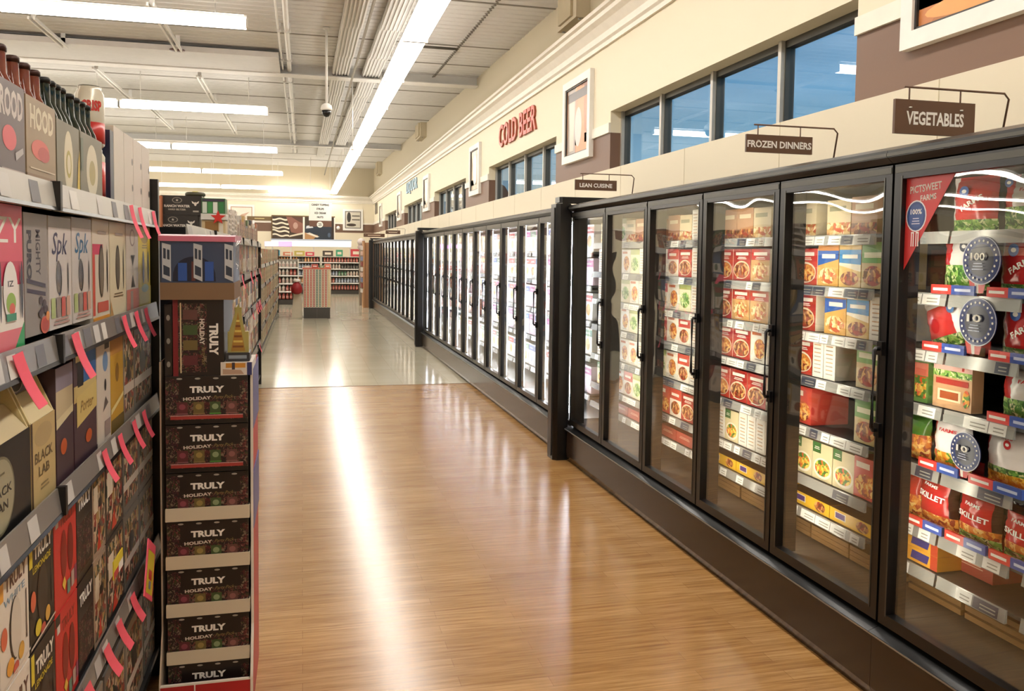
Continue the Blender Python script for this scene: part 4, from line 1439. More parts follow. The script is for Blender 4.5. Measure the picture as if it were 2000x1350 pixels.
def f4(b, W, H):
    b.ell(W * .02, H * .45, W * .26, H * .42, M('#d9cfb4', .4), n=26); b.ell(W * .02, H * .42, W * .14, H * .2, M('#a89a60', .4))
    b.rect(-W / 2, 0, W / 2, H * .08, M('#5b6a48', .4)); b.rect(-W * .48, H * .4, -W * .38, H * .9, M('#57604c', .4))
carrier(1.56, 1.745, ZL[0], .185, GR, f1, BTA, 3, 'greyish purple bottle carrier cut by the left edge, top shelf', .025)
carrier(1.75, 1.905, ZL[0], .185, GR, f1, BTA, 3, 'greyish purple ROOD bottle carrier with pink mark on the top shelf', .025)
carrier(1.915, 2.125, ZL[0], .18, TANB, f2, BTA, 3, 'tan bottle carrier with pink blob on the top shelf', .02)
carrier(2.135, 2.335, ZL[0], .165, OLV, f3, BTG, 4, 'grey green carrier with cream oval and dark bottles, left one', .02)
carrier(2.345, 2.585, ZL[0], .165, OLV, f4, BTG, 4, 'grey green carrier with wide cream oval and dark bottles, right one', .02)
def can_text(b, t, r_, cy, cz, phi, w_, h_, ma):
    vs, fs = text_geo(t, .05, 0)
    b.add([((r_ + .0008) * math.cos(phi + a_ * w_ / r_), cy + (r_ + .0008) * math.sin(phi + a_ * w_ / r_), cz + c_ * h_) for a_, c_ in vs], fs, ma)
for k, (Hc, wb) in enumerate(((.15, .045), (.17, .07))):
    b = MB()
    for (y_) in (.041,):
        b.lathe([(.030, 0), (.038, .008), (.038, Hc - .02), (.031, Hc - .008), (.031, Hc)], M('#d8d2c0', .25, .2), 0, y_, 20)
        b.lathe([(.0385, .012), (.0385, wb if k else .115)], M('#c3352f', .3), 0, y_, 20)
        can_text(b, 'CRISP', .0385, y_, Hc - .055 if k else .065, PI + .35, .055, .03, M('#c3352f', .3) if k else PAPER)
        b.lathe([(.029, Hc), (.029, Hc + .003)], M('#4c4a3c', .3), 0, y_, 16)
    tag(b.build('beer_can', None, (PX, 2.637, ZL[0] + .154 * k), PI / 2), '%s white and red tall can beside the oval label carrier' % ['lower', 'upper'][k], 'can')
lc(2.69, 2.735, ZL[0], ZL[0] + .215, M('#1e2742', .35), None, 'narrow dark blue carton between the cans and white boxes')
for i, (a, c) in enumerate(((2.74, 2.885), (2.89, 3.035), (3.04, 3.19), (3.195, 3.345))):
    def fw(b, W, H, i=i):
        b.rect(-W * .46, H * .02, W * .46, H * .05, M('#c9bfae', .5))
        if i: hole(b, W * .38, H * .66, W * .07, H * .05); hole(b, W * .38, H * .3, W * .07, H * .05)
    lc(a, c, ZL[0], ZL[0] + .235, M('#d5cdc0', .45), fw, '%s plain off-white carton on the top shelf, counted from the left' % ORD[i])

# --- second shelf: seltzer cartons
def izzy(b, W, H):
    b.rect(-W / 2, H * .62, W / 2, H, M('#d8566c', .4)); b.text('IZZY', 0, H * .83, W * .96, H * .17, PAPER, bold=.0)
    b.rect(-W / 2, H * .40, W / 2, H * .62, M('#c2405a', .4)); b.rect(-W / 2, H * .16, W / 2, H * .46, M('#eee8e0', .4))
    b.rect(-W / 2, 0, W / 2, H * .16, M('#e0707c', .4)); b.poly([(W * .26, 0), (W / 2, 0), (W / 2, H * .2)], M('#2f9c5c', .4))
    b.poly([(-W / 2, 0), (-W * .3, 0), (-W / 2, H * .16)], M('#2f9c5c', .4))
    for cx in (-.24, .2):
        b.ell(cx * W, H * .42, W * .15, H * .2, M('#efe9e4', .4)); b.text('IZ', cx * W, H * .47, W * .12, H * .04, CHAR)
        b.ell(cx * W, H * .34, W * .1, H * .07, M('#8fb24a', .4)); b.ell(cx * W + .005, H * .30, W * .06, H * .04, M('#d86050', .4)); b.rect(cx * W - W * .1, H * .22, cx * W + W * .1, H * .27, M('#2f8c68', .4))
    hole(b, W * .43, H * .42, W * .025, H * .2); hole(b, -W * .02, H * .42, W * .02, H * .2)
def mighty(b, W, H):
    b.text('MIGHTY', W * .08, H * .68, H * .38, W * .2, M('#3a3038', .4), rot=-PI / 2)
    b.text('PURO', -W * .3, H * .66, H * .40, W * .2, M('#241f2c', .4), rot=-PI / 2, bold=.05)
    b.poly([(-W * .42, H * .36), (W * .38, H * .31), (W * .38, H * .345), (-W * .42, H * .395)], M('#2c2238', .4)); b.poly([(-W * .42, H * .44), (W * .38, H * .38), (W * .38, H * .415), (-W * .42, H * .475)], M('#2c2238', .4))
    for (x_, z_) in ((.16, .28), (.3, .25), (.22, .2), (.36, .2), (.12, .17)): b.ell(x_ * W, z_ * H, W * .09, H * .035, M('#3c2a2c', .4))
    b.ell(.3 * W, .07 * H, W * .2, H * .075, M('#c8563c', .4)); b.ell(.3 * W, .07 * H, W * .15, H * .055, M('#b23c30', .4)); b.ell(.42 * W, .14 * H, W * .08, H * .04, M('#d88a3c', .4))
    for k in range(3): b.rect(-W * .25, H * (.1 + .08 * k), -W * .1, H * (.11 + .08 * k), M('#8a8480', .4))
def silver(c):
    def g(b, W, H):
        b.rect(-W / 2, H * .9, W / 2, H, M('#8f8b80', .4))
        b.text('Spk', -W * .02, H * .73, W * .7, H * .26, M(c, .35), bold=.01, shear=.3)
        hole(b, -W * .06, H * .44, W * .11, H * .15); b.ell(-W * .10, H * .46, W * .10, H * .15, M('#a8a49c', .2, .7)); hole(b, W * .33, H * .44, W * .025, H * .15)
        for k, cc in enumerate(('#a8b878', '#8a7f78', '#c0564c', '#c8a08c')): b.rect(-W * .44 + k * W * .22, H * .1, -W * .27 + k * W * .22, H * .28, M(cc, .4))
        lines(b, 0, H * .07, W * .8, 2, M('#b08c84', .4))
    return g
def redst(b, W, H):
    b.rect(-W / 2, H * .08, -W * .36, H * .68, M('#c24a3c', .4)); b.rect(-W / 2, H * .66, W * .1, H * .76, M('#c23a5c', .4)); b.rect(-W / 2, 0, W / 2, H * .06, M('#d8973c', .4))
    hole(b, 0, H * .5, W * .15, H * .26); b.ell(.0, H * .5, W * .12, H * .23, M('#948a78', .3, .5)); hole(b, W * .36, H * .5, W * .03, H * .22)
    b.rect(-W * .25, H * .1, W * .4, H * .2, M('#b8584c', .4)); b.rect(-W * .22, H * .86, W * .3, H * .885, M('#a0948c', .4))
def creamc(b, W, H):
    hole(b, -.02 * W, H * .52, W * .14, H * .24); b.ell(-.02 * W, H * .52, W * .11, H * .21, M('#857c6c', .3, .5)); hole(b, W * .34, H * .5, W * .03, H * .22)
    lines(b, 0, H * .24, W * .7, 2, M('#7a684c', .4)); b.poly([(-W / 2, 0), (-W * .3, 0), (-W / 2, H * .2)], M('#c4975c', .4)); b.rect(-W * .2, H * .86, W * .3, H * .885, M('#a0948c', .4))
def whitec(b, W, H):
    b.ell(0, H * .85, W * .2, H * .1, M('#8c7a78', .4)); b.ell(0, H * .85, W * .15, H * .08, M('#d8cfc4', .4))
    b.poly([(-W * .15, H * .65), (W * .2, H * .65), (0, H * .52)], BLACKP); b.poly([(-W * .15, H * .28), (W * .2, H * .28), (0, H * .42)], BLACKP)
    b.rect(-W / 2, 0, W / 2, H * .26, M('#c2786c', .4)); b.rect(-W * .2, 0, 0, H * .24, M('#9a8f88', .4))
def yellowc(b, W, H):
    b.ell(0, H * .86, W * .3, H * .07, M('#a88c28', .4)); lines(b, 0, H * .76, W * .5, 2, M('#8c7420', .4))
    hole(b, -W * .12, H * .5, W * .09, H * .2); hole(b, W * .3, H * .5, W * .07, H * .2); b.rect(-W / 2, 0, W / 2, H * .26, M('#c8b85c', .4)); b.ell(0, H * .24, W * .3, H * .05, M('#5c7a3c', .4))
z = ZL[1]
lc(1.60, 1.875, z, z + .285, M('#d8566c', .4), izzy, 'pink IZZY seltzer carton at the left edge, second shelf')
lc(1.885, 2.045, z + .02, z + .275, M('#8d8680', .4), mighty, 'grey MIGHTY carton with fruit picture, second shelf')
lc(2.055, 2.24, z + .02, z + .275, M('#cfc9c4', .3), silver('#26264e'), 'silver carton with navy script lettering')
lc(2.25, 2.445, z + .02, z + .28, M('#cfc9c4', .3), silver('#2c6a94'), 'silver carton with light blue script lettering')
lc(2.455, 2.655, z, z + .285, M('#d3c9b8', .4), redst, 'cream carton with red stripe and oval window, second shelf')
lc(2.665, 2.89, z, z + .285, M('#d6cbae', .4), creamc, 'cream carton with brown lines, right of the red striped one')
lc(2.90, 3.105, z, z + .285, M('#cec5ba', .4), whitec, 'whitish carton with black diamond opening, beside the yellow carton')
lc(3.11, 3.335, z, z + .285, M('#dcc02e', .4), yellowc, 'bright yellow carton at the end of the second shelf')

# --- third shelf
def blacktan(b, W, H):
    b.ell(-W * .1, H * .36, W * .30, H * .30, M('#8f8a6c', .4), n=30); b.ell(-W * .1, H * .36, W * .27, H * .27, M('#b3ae92', .4), n=30)
    b.text('BLACK', -W * .1, H * .38, W * .46, H * .055, CHAR); b.text('TAN', -W * .1, H * .28, W * .26, H * .055, CHAR); lines(b, -W * .1, H * .48, W * .3, 1, M('#5c5840', .4))
    b.rect(-W / 2, H * .74, W / 2, H * .8, M('#7d7a76', .4))
def creamhandle(b, W, H):
    b.ell(0, H * .80, W * .22, H * .12, M('#e8dcc0', .4)); b.ell(0, H * .78, W * .2, H * .095, BLACKP)
    b.rect(-W / 2, H * .9, W / 2, H, M('#8b8496', .4)); b.poly([(-W / 2, H * .9), (-W / 2, H * .5), (-W * .36, H * .9)], M('#d8c890', .4))
    b.text('BLACK', 0, H * .34, W * .74, H * .08, M('#6c5a3c', .4)); b.text('LAB', 0, H * .23, W * .4, H * .07, M('#6c5a3c', .4)); b.ell(0, H * .52, W * .32, H * .09, M('#a8946c', .4)); b.rect(-W / 2, 0, -W * .42, H * .8, M('#4a3626', .4))
def purp(b, W, H):
    b.rect(-W / 2, H * .55, W / 2, H, M('#c8b894', .4)); b.rect(-W / 2, H * .8, W / 2, H, M('#8b8496', .4)); b.poly([(-W / 2, H * .48), (W / 2, H * .56), (W / 2, H * .62), (-W / 2, H * .56)], M('#ddd0a8', .4)); b.ell(-W * .1, H * .3, W * .18, H * .07, M('#b8562c', .4))
def bluet(b, W, H):
    b.rect(-W * .08, H * .66, W / 2, H, M('#2b5f9e', .4)); b.rect(-W / 2, H * .56, W / 2, H * .7, M('#cbb678', .4)); b.rect(-W * .34, H * .68, -W * .1, H * .92, BLACKP); b.rect(-W * .42, H * .9, W * .02, H * .96, M('#d4c084', .4))
    b.poly([(-W * .4, H * .34), (W / 2, H * .42), (W / 2, H * .66), (-W * .4, H * .6)], M('#d2bc76', .4)); b.text('Porter', .04 * W, H * .5, W * .6, H * .1, M('#8a6c34', .4), shear=.3)
    b.ell(W * .1, H * .2, W * .14, H * .06, M('#b8562c', .4)); b.rect(-W / 2, 0, W / 2, H * .05, M('#3a2a34', .4))
def whb(b, W, H):
    b.ell(W * .12, H * .78, W * .2, H * .1, M('#6c8cb4', .4)); b.ell(W * .1, H * .55, W * .08, H * .06, BLACKP); b.poly([(-W * .1, H * .3), (W * .3, H * .36), (W * .1, H * .44)], M('#5c5450', .4)); b.rect(W * .0, H * .04, W * .44, H * .2, M('#9a8a84', .4)); b.rect(W * .05, H * .9, W * .4, H * .97, CHAR)
def yelb(b, W, H):
    b.rect(-W / 2, H * .8, W / 2, H, M('#b8823c', .4)); b.ell(0, H * .6, W * .14, H * .1, M('#8a6420', .4)); b.poly([(-W / 2, H * .2), (W / 2, H * .32), (W / 2, H * .36), (-W / 2, H * .25)], M('#efe2a4', .4)); b.rect(-W / 2, 0, W / 2, H * .14, M('#6c5a30', .4))
def wildf(b, W, H):
    b.rect(-W * .44, H * .1, W * .44, H * .9, FOODS['wild']); b.ell(-W * .05, H * .55, W * .16, H * .14, BLACKP); b.rect(-W / 2, H * .3, W / 2, H * .4, M('#d8cfc4', .4))
z = ZL[2]
def gable(y0, y1, z0, H, body, hand, fn, fh, label):
    W = y1 - y0
    root = empty('bottle_carrier', (PX, (y0 + y1) / 2, z0), label, 'bottle pack', rz=PI / 2)
    b = MB(); hb = H * .62; D = .13
    b.box(-W / 2, 0, 0, W / 2, D, hb, body)
    fn(b, W, hb)
    b.build('carton', root)
    b = MB()
    b.box(-W * .46, .052, hb, W * .46, .060, H, hand)
    for sg in (-1, 1):
        x = sg * W * .48
        b.extr([(.002, hb + .0005), (.045, H * .97), (.066, H * .97), (D - .002, hb + .0005)], x - .003, x + .003, M('#d9c894', .5), 'x')
    b.extr([(.001, hb + .0005), (.044, H * .80), (.050, H * .80), (.006, hb + .0005)], -W * .46, W * .46, M('#cdb98a', .5), 'x')
    fh(b, W, H)
    b.build('handle', root)
def c1(b, W, H):
    b.ell(-W * .1, H * .46, W * .27, H * .42, M('#77735c', .4), n=30); b.ell(-W * .1, H * .46, W * .25, H * .39, M('#a19c82', .4), n=30)
    b.text('BLACK', -W * .1, H * .5, W * .42, H * .1, CHAR); b.text('TAN', -W * .1, H * .34, W * .26, H * .1, CHAR); lines(b, -W * .1, H * .68, W * .2, 1, M('#5c5840', .4))
def h1(b, W, H):
    b.ell(0, H * .9, W * .16, H * .05, BLACKP, .052)
def c2(b, W, H):
    b.rect(-W / 2, 0, -W * .43, H, M('#4a3626', .4)); b.ell(0, H * .8, W * .36, H * .14, M('#b39d70', .4))
    b.text('BLACK', 0, H * .56, W * .74, H * .13, M('#6c5a3c', .4)); b.text('LAB', 0, H * .38, W * .44, H * .12, M('#6c5a3c', .4)); lines(b, 0, H * .2, W * .4, 2, M('#8a7850', .4))
def h2(b, W, H):
    b.ell(0, H * .885, W * .24, H * .075, M('#e8dcc0', .4), .05); b.ell(0, H * .875, W * .2, H * .06, BLACKP, .05)
gable(1.60, 1.90, z, .285, M('#191716', .35), M('#c9b27c', .5), c1, h1, 'black bottle carrier with round BLACK TAN label and cream handle, left edge')
gable(1.905, 2.08, z, .29, M('#c2ab78', .45), M('#857e8e', .45), c2, h2, 'cream BLACK LAB bottle carrier with grey handle and oval hole, third shelf')
lc(2.09, 2.235, z, z + .27, M('#443038', .4), purp, 'dark purple carton with cream top next to the handle carton')
lc(2.245, 2.475, z, z + .29, M('#4a343c', .4), bluet, 'dark carton with blue corner and yellow ribbon label')
lc(2.485, 2.65, z, z + .29, M('#d6ccc0', .4), whb, 'white carton with small blue round logo, third shelf')
lc(2.655, 2.83, z, z + .29, M('#c49a34', .4), yelb, 'mustard yellow carton, third shelf')
lc(2.84, 3.0, z, z + .29, M('#8d847a', .4), wildf, 'busy grey carton right of the mustard one, third shelf')
lc(3.01, 3.34, z, z + .285, M('#77706a', .4), wildf, 'busy grey carton at the end of the third shelf')

# --- fourth shelf, two layers
def truly(base, tc, acc, sub=None, sc_='#d8c23c'):
    def g(b, W, H):
        b.rect(-W * .48, H * .72, -W * .36, H * .98, M(acc, .4))
        b.text('TRULY', W * .06, H * .82, W * .74, H * .13, M(tc, .4), rot=.0, bold=.04)
        if sub: b.text(sub, W * .0, H * .68, W * .72, H * .06, M(sc_, .4))
        b.ell(W * .0, H * .40, W * .2, H * .26, BLACKP if base != '#1d1a19' else M('#4a3a30', .4)); b.ell(W * .03, H * .40, W * .18, H * .25, M('#d8cfc2' if base != '#1d1a19' else '#2c2421', .3)); b.rect(W * .38, H * .2, W * .41, H * .62, M('#5a4a44', .4))
        b.ell(-W * .38, H * .42, W * .1, H * .09, M('#d86a4c', .4)); b.ell(-W * .2, H * .14, W * .12, H * .07, M(acc, .4)); b.ell(W * .18, H * .16, W * .1, H * .07, M('#d8a84c', .4)); b.ell(-W * .02, H * .08, W * .1, H * .05, M('#c85a48', .4))
        b.poly([(-W / 2, H * .02), (W / 2, H * .06), (W / 2, H * .08), (-W / 2, H * .04)], M('#d8ccc0', .4))
    return g
def redc(b, W, H):
    b.rect(-W / 2, H * .9, -W * .3, H, BLACKP); b.text('TRULY', .06 * W, H * .84, W * .6, H * .11, M('#8c1c18', .4), bold=.04); b.rect(-W * .44, H * .82, -W * .32, H * .9, M('#ded8d0', .4))
    b.ell(-W * .1, H * .5, W * .13, H * .24, M('#8c2018', .4)); b.ell(W * .2, H * .5, W * .13, H * .24, M('#7c1c18', .4)); b.poly([(-W * .2, H * .22), (-W * .1, H * .28), (-W * .02, H * .2), (-W * .1, H * .14)], M('#e8c04c', .4))
    b.rect(W * .02, H * .06, W * .16, H * .2, M('#6c8c7c', .4)); b.rect(W * .2, H * .08, W * .34, H * .24, M('#b89c94', .4)); b.rect(W * .36, H * .1, W * .46, H * .26, M('#8c3c5c', .4))
BERRYC = lambda b, W, H: (b.rect(-W * .46, H * .08, W * .46, H * .6, FOODS['berry']), b.text('TRULY', 0, H * .8, W * .8, H * .13, PAPER, bold=.04))
def mixf(b, W, H):
    b.rect(-W * .44, H * .06, W * .44, H * .94, FOODS['wild']); b.rect(-W * .4, H * .5, -W * .1, H * .8, M('#e8dcc8', .4)); b.poly([(-W * .2, H * .05), (W * .1, H * .05), (-W * .05, H * .3)], M('#c8402c', .4))
zl = ZL[3]
items = [
    (1.70, 1.87, M('#e6ddd0', .4), truly('#e6ddd0', '#5c3a30', '#e0a03c', 'WHITE', '#8aa4b4'), 'white TRULY carton'),
    (1.875, 2.05, M('#1d1a19', .35), truly('#1d1a19', '#efe9dc', '#dcc83c', 'LEMONADE'), 'black and yellow TRULY LEMONADE carton'),
    (2.055, 2.245, M('#c93430', .4), redc, 'red TRULY carton'),
    (2.25, 2.41, M('#1f1818', .35), BERRYC, 'black TRULY berry carton'),
    (2.415, 2.56, M('#a8907c', .4), mixf, 'tan and red patterned carton'),
    (2.565, 2.80, M('#3c342f', .4), mixf, 'dark speckled carton'),
    (2.81, 3.06, M('#6f6a64', .4), wildf, 'dim grey carton right of the speckled one'),
    (3.07, 3.34, M('#6f6a64', .4), wildf, 'dim grey carton at the shelf end')]
for (a, c, base, fn, d) in items:
    for k in range(2):
        lc(a, c, zl - .045 + .245 * k + .045, zl + .24 + .245 * k, base, fn, '%s, %s layer of the fourth shelf' % (d, ['lower', 'upper'][k]))
# --- bottom shelf
for i, (a, c) in enumerate(((1.9, 2.2), (2.22, 2.5), (2.52, 2.8), (2.82, 3.1), (3.12, 3.34))):
    lc(a, c, .121, .42, M(['#8a857c', '#a39a8c', '#77706a', '#9a8f80', '#6f6a60'][i], .4), wildf, 'grey patterned carton on the bottom shelf, %s from the left' % ORD[i])

# --- pink paper flags on the rails
def flag_mesh(L_=.10, W=.032, lean=.5):
    b = MB(); n = 6
    pts = []
    for i in range(n + 1):
        t = i / n
        x = -W / 2 + lean * L_ * t * .9
        z = -L_ * t
        y = -.006 - .02 * t * t
        pts.append((x, y, z)); pts.append((x + W, y - .004, z + .004))
    vs = pts + [(p[0], p[1] + .0008, p[2]) for p in pts]
    m_ = len(pts)
    fs = [(2 * i, 2 * i + 1, 2 * i + 3, 2 * i + 2) for i in range(n)] + [(m_ + 2 * i, m_ + 2 * i + 2, m_ + 2 * i + 3, m_ + 2 * i + 1) for i in range(n)]
    b.add(vs, fs, PINK)
    return b.mesh('paper_flag')
FL = [flag_mesh(.10, .034, .7), flag_mesh(.115, .045, .8)]
fl = [(1.74, 1, 1, 'largest pink paper flag at the left edge of the second rail'), (2.15, 1, 1, 'pink paper flag below the two silver cartons'), (2.71, 1, 0, 'first pink flag of three at the right end of the second rail'), (2.90, 1, 0, 'second pink flag of three at the right end of the second rail'), (3.07, 1, 0, 'third pink flag of three at the right end of the second rail'),
      (2.43, 2, 0, 'first pink flag of four on the third rail'), (2.63, 2, 0, 'second pink flag of four on the third rail'), (2.84, 2, 0, 'third pink flag of four on the third rail'), (3.01, 2, 0, 'last pink flag of four on the third rail'),
      (2.84, 0, 0, 'first pink flag on the top rail below the white cartons'), (2.98, 0, 0, 'second pink flag on the top rail below the white cartons'), (3.24, 0, 0, 'pink flag at the very end of the top rail'),
      (2.21, 3, 1, 'lowest pink flag on the fourth rail'), (2.42, 3, 1, 'second lowest pink flag on the fourth rail'), (2.58, 3, 1, 'pink flag below the yellow and pink price card'), (2.78, 3, 1, 'pink flag beside the yellow price card')]
for (y, r_, k, lab) in fl:
    z = ZL[r_] + .004
    inst(FL[k], 'paper_flag', (GX + .008, y, z), PI / 2, lab, 'paper flag')
b = MB()
b.box(-.075, -.004, -.09, .075, 0, .09, PINK); b.rect(-.06, -.075, .065, .06, M('#e8d43c', .4), -.004)
lines(b, 0, .04, .08, 2, M('#b8860c', .4), .01, .02); b.rect(-.03, -.03, .03, .0, M('#c83c3c', .4), -.004); b.rect(-.02, -.06, .02, -.035, M('#8a8a9a', .4), -.004)
o = tag(b.build('price_card', None, (GX + .04, 2.93, .57), PI / 2 + .2), 'yellow and pink sale price card on the fourth rail', 'price card')
o.rotation_euler = (0, .5, PI / 2)
b = MB(); b.box(-.06, -.003, -.02, .06, 0, .03, M('#e8d43c', .4)); b.rect(-.06, -.02, .0, .0, M('#c83c3c', .4), -.003); b.rect(-.0, -.02, .06, .005, PAPER, -.003)
tag(b.build('price_card', None, (GX + .03, 2.50, .745), PI / 2), 'small yellow and white price card before the patterned cartons', 'price card')

# ================================================================== TRULY DISPLAY STACK
SX0, SX1, SY = -.452, -.184, 3.05
FC = [M(c, .35) for c in ('#5c2830', '#6e5f38', '#3f5430', '#64403c')]
def truly_face(b, W, H, y=0.0, tray=False):
    b.rect(-W * .5, 0, W * .5, H * .56, FOODS['berry'], y); 
    b.rect(-W * .5, H * .56, -W * .34, H * .95, FOODS['berry'], y); b.rect(W * .4, H * .5, W * .5, H * .9, FOODS['berry'], y)
    b.text('TRULY', 0, H * .72, W * .42, H * .14, PAPER, y, 0, .05)
    b.text('HOLIDAY', -W * .12, H * .535, W * .34, H * .07, M('#d8cfc4', .4), y, .04, .04); b.text('Party Pack', W * .20, H * .55, W * .24, H * .09, M('#8c7a4c', .4), y, .04, 0, .4)
    for i in range(4):
        x = -W * .3 + i * W * .2
        b.rect(x - W * .065, H * .22, x + W * .065, H * .46, FC[i], y); b.ell(x, H * .36, W * .04, H * .06, M(['#8a4450', '#9a864c', '#8a9c74', '#8c5c58'][i], .4), y); b.rect(x - W * .07, H * .20, x + W * .07, H * .225, M(['#8a5a60', '#8a7448', '#5a9a40', '#8a5c58'][i], .4), y)
    if tray: return
    b.rect(-W * .44, H * .17, W * .44, H * .185, M('#d8a8a4', .4), y); b.rect(-W * .44, H * .10, W * .44, H * .165, M('#a83c38', .4), y); b.rect(-W * .5, 0, W * .5, H * .09, BLACKP, y)
def can_dots(b, W, H):
    for i in range(4):
        b.ell(-W * .33 + i * W * .22, H * .955, W * .035, H * .02, M('#a8a49c', .35))
H1 = .164
W1 = SX1 - SX0
ztops = [1.193, 1.025, .857, .689, .521, .353, .185]
for i, zt in enumerate(ztops):
    root = empty('seltzer_case', ((SX0 + SX1) / 2, SY, zt - H1), '%s from the top of the flat stacked TRULY HOLIDAY cases' % ORD[i], 'drink case')
    b = MB(); b.box(-W1 / 2, 0, 0, W1 / 2, .40, H1, M('#1a1312', .35))
    truly_face(b, W1, H1, 0, i >= 2); can_dots(b, W1, H1)
    b.build('carton', root)
    if i >= 2:
        b = MB(); b.extr([(-.010, 0), (-.006, .0), (-.006, .046), (-.010, .046)], -W1 / 2 - .003, W1 / 2 + .003, M('#d6cab2', .7), 'x')
        b.box(-W1 / 2 - .004, -.008, 0, -W1 / 2 - .001, .40, .04, M('#d6cab2', .7)); b.box(W1 / 2 + .001, -.008, 0, W1 / 2 + .004, .40, .04, M('#d6cab2', .7))
        b.build('tray', root)
root = empty('cardboard_display', ((SX0 + SX1) / 2, SY, 0), 'red cardboard floor tray with tall side wings around the TRULY cases', 'display')
b = MB()
RC = M('#b3262a', .45); WB = M('#ece4da', .6)
b.box(-W1 / 2 - .02, -.045, 0.0, W1 / 2 + .006, .42, .018, RC)
b.box(-W1 / 2 - .02, -.05, .0, W1 / 2 + .006, -.042, .135, RC); b.box(-W1 / 2 - .02, -.051, .132, W1 / 2 + .006, -.041, .138, WB)
b.box(-W1 / 2 + .09, -.052, 0, -W1 / 2 + .094, -.05, .132, WB)
b.build('base_tray', root)
b = MB()
b.poly([(0, 0), (0, 0)], RC) if False else None
x = W1 / 2 + .008
b.extr([(-.05, 0), (-.05, .14), (.02, .30), (.03, 1.22), (.40, 1.22), (.42, 0)], x, x + .005, RC, 'x')
b.extr([(-.052, 0), (-.052, .142), (.018, .302), (.028, 1.222), (.032, 1.222), (.022, .30), (-.046, .14), (-.046, 0)], x - .001, x + .008, WB, 'x')
for (a, c, ma) in ((1.0, 1.21, '#3b3f86'), (.80, .84, '#3b3f86'), (.64, .80, '#3b3f86')):
    b.box(x + .005, .035, a, x + .009, .40, c, M(ma, .4))
b.build('side_wing', root)
b = MB(); x = -W1 / 2 - .018
b.extr([(-.05, 0), (-.05, .14), (.02, .30), (.03, 1.24), (.40, 1.24), (.42, 0)], x - .005, x, M('#c9b5a0', .6), 'x')
b.build('side_wing', root)
# upright case on the stack
root = empty('seltzer_case', (-.345, SY + .01, ztops[0]), 'TRULY HOLIDAY case standing on its end on top of the stack', 'drink case')
b = MB(); Wu, Hu = .165, .262
b.box(-Wu / 2, 0, 0, Wu / 2, .38, Hu, M('#1a1312', .35))
b.rect(-Wu * .42, Hu * .05, Wu * .16, Hu * .95, FOODS['berry']); b.rect(-Wu * .5, 0, -Wu * .40, Hu, M('#7d1f28', .4)); b.rect(-Wu * .36, Hu * .04, -Wu * .335, Hu * .96, M('#d8c8a0', .4))
for i in range(4):
    zz = Hu * (.14 + .2 * i); b.rect(-Wu * .30, zz, -Wu * .02, zz + Hu * .13, FC[i])
b.text('TRULY', Wu * .30, Hu * .48, Hu * .42, Wu * .18, PAPER, 0, -PI / 2, .05); b.text('HOLIDAY', Wu * .07, Hu * .58, Hu * .34, Wu * .10, M('#d8cfc4', .4), 0, -PI / 2, .04); b.text('Party Pack', Wu * .09, Hu * .26, Hu * .24, Wu * .1, M('#8c7a4c', .4), 0, -PI / 2, 0, .4)
b.build('carton', root)
# things left of the upright case
b = MB(); b.box(-.012, 0, 0, .012, .30, .245, M('#241d1c', .35))
for k in range(3): b.ell(.0, .04 + .08 * k, .006, .01, M('#8f8b84', .35))
tag(b.build('thin_carton', None, (-.4435, SY + .02, ztops[0])), 'thin black carton squeezed left of the upright TRULY HOLIDAY case', 'carton')
# white open pack with tall yellow triangle, on books of cartons
b = MB()
b.box(-.04, 0, 0, .04, .10, .028, M('#2a2a30', .35)); b.rect(-.03, .008, .03, .02, M('#8a94a0', .35))
b.poly([(-.035, .028), (.035, .028), (.022, .11), (.002, .20), (-.012, .16), (-.03, .10)], M('#a89c58', .4), .02)
b.poly([(-.024, .032), (.024, .032), (.0, .17)], M('#a87c34', .4), .02)
for k in range(6): b.rect(-.018 + k * .0025, .045 + k * .018, .018 - k * .0025, .052 + k * .018, M(['#7c4a24', '#d8c060'][k % 2], .4), .02)
b.prism([(-.035, .022), (.035, .022), (.035, .05), (-.035, .05)], .028, .10, M('#a89c58', .4))
b.prism([(-.012, .03), (.012, .03), (.012, .05), (-.012, .05)], .10, .185, M('#a89c58', .4))
tag(b.build('carton_insert', None, (-.218, SY + .02, ztops[0] + .048)), 'yellow pointed triangular pack standing right of the upright case', 'pack')
b = MB()
b.box(-.047, 0, 0, .058, .22, .045, M('#ded6cc', .5)); b.rect(-.03, .026, .035, .042, M('#c98a34', .4)); b.rect(-.01, .02, .0, .044, M('#3a3440', .4)); b.rect(.04, 0, .056, .045, M('#33386e', .4)); b.poly([(-.04, .004), (.03, .004), (.02, .018), (-.04, .022)], M('#b89a84', .4))
tag(b.build('flat_carton', None, (-.226, SY + .0, ztops[0] + .001)), 'flat white and orange carton under the yellow pointed pack', 'carton')
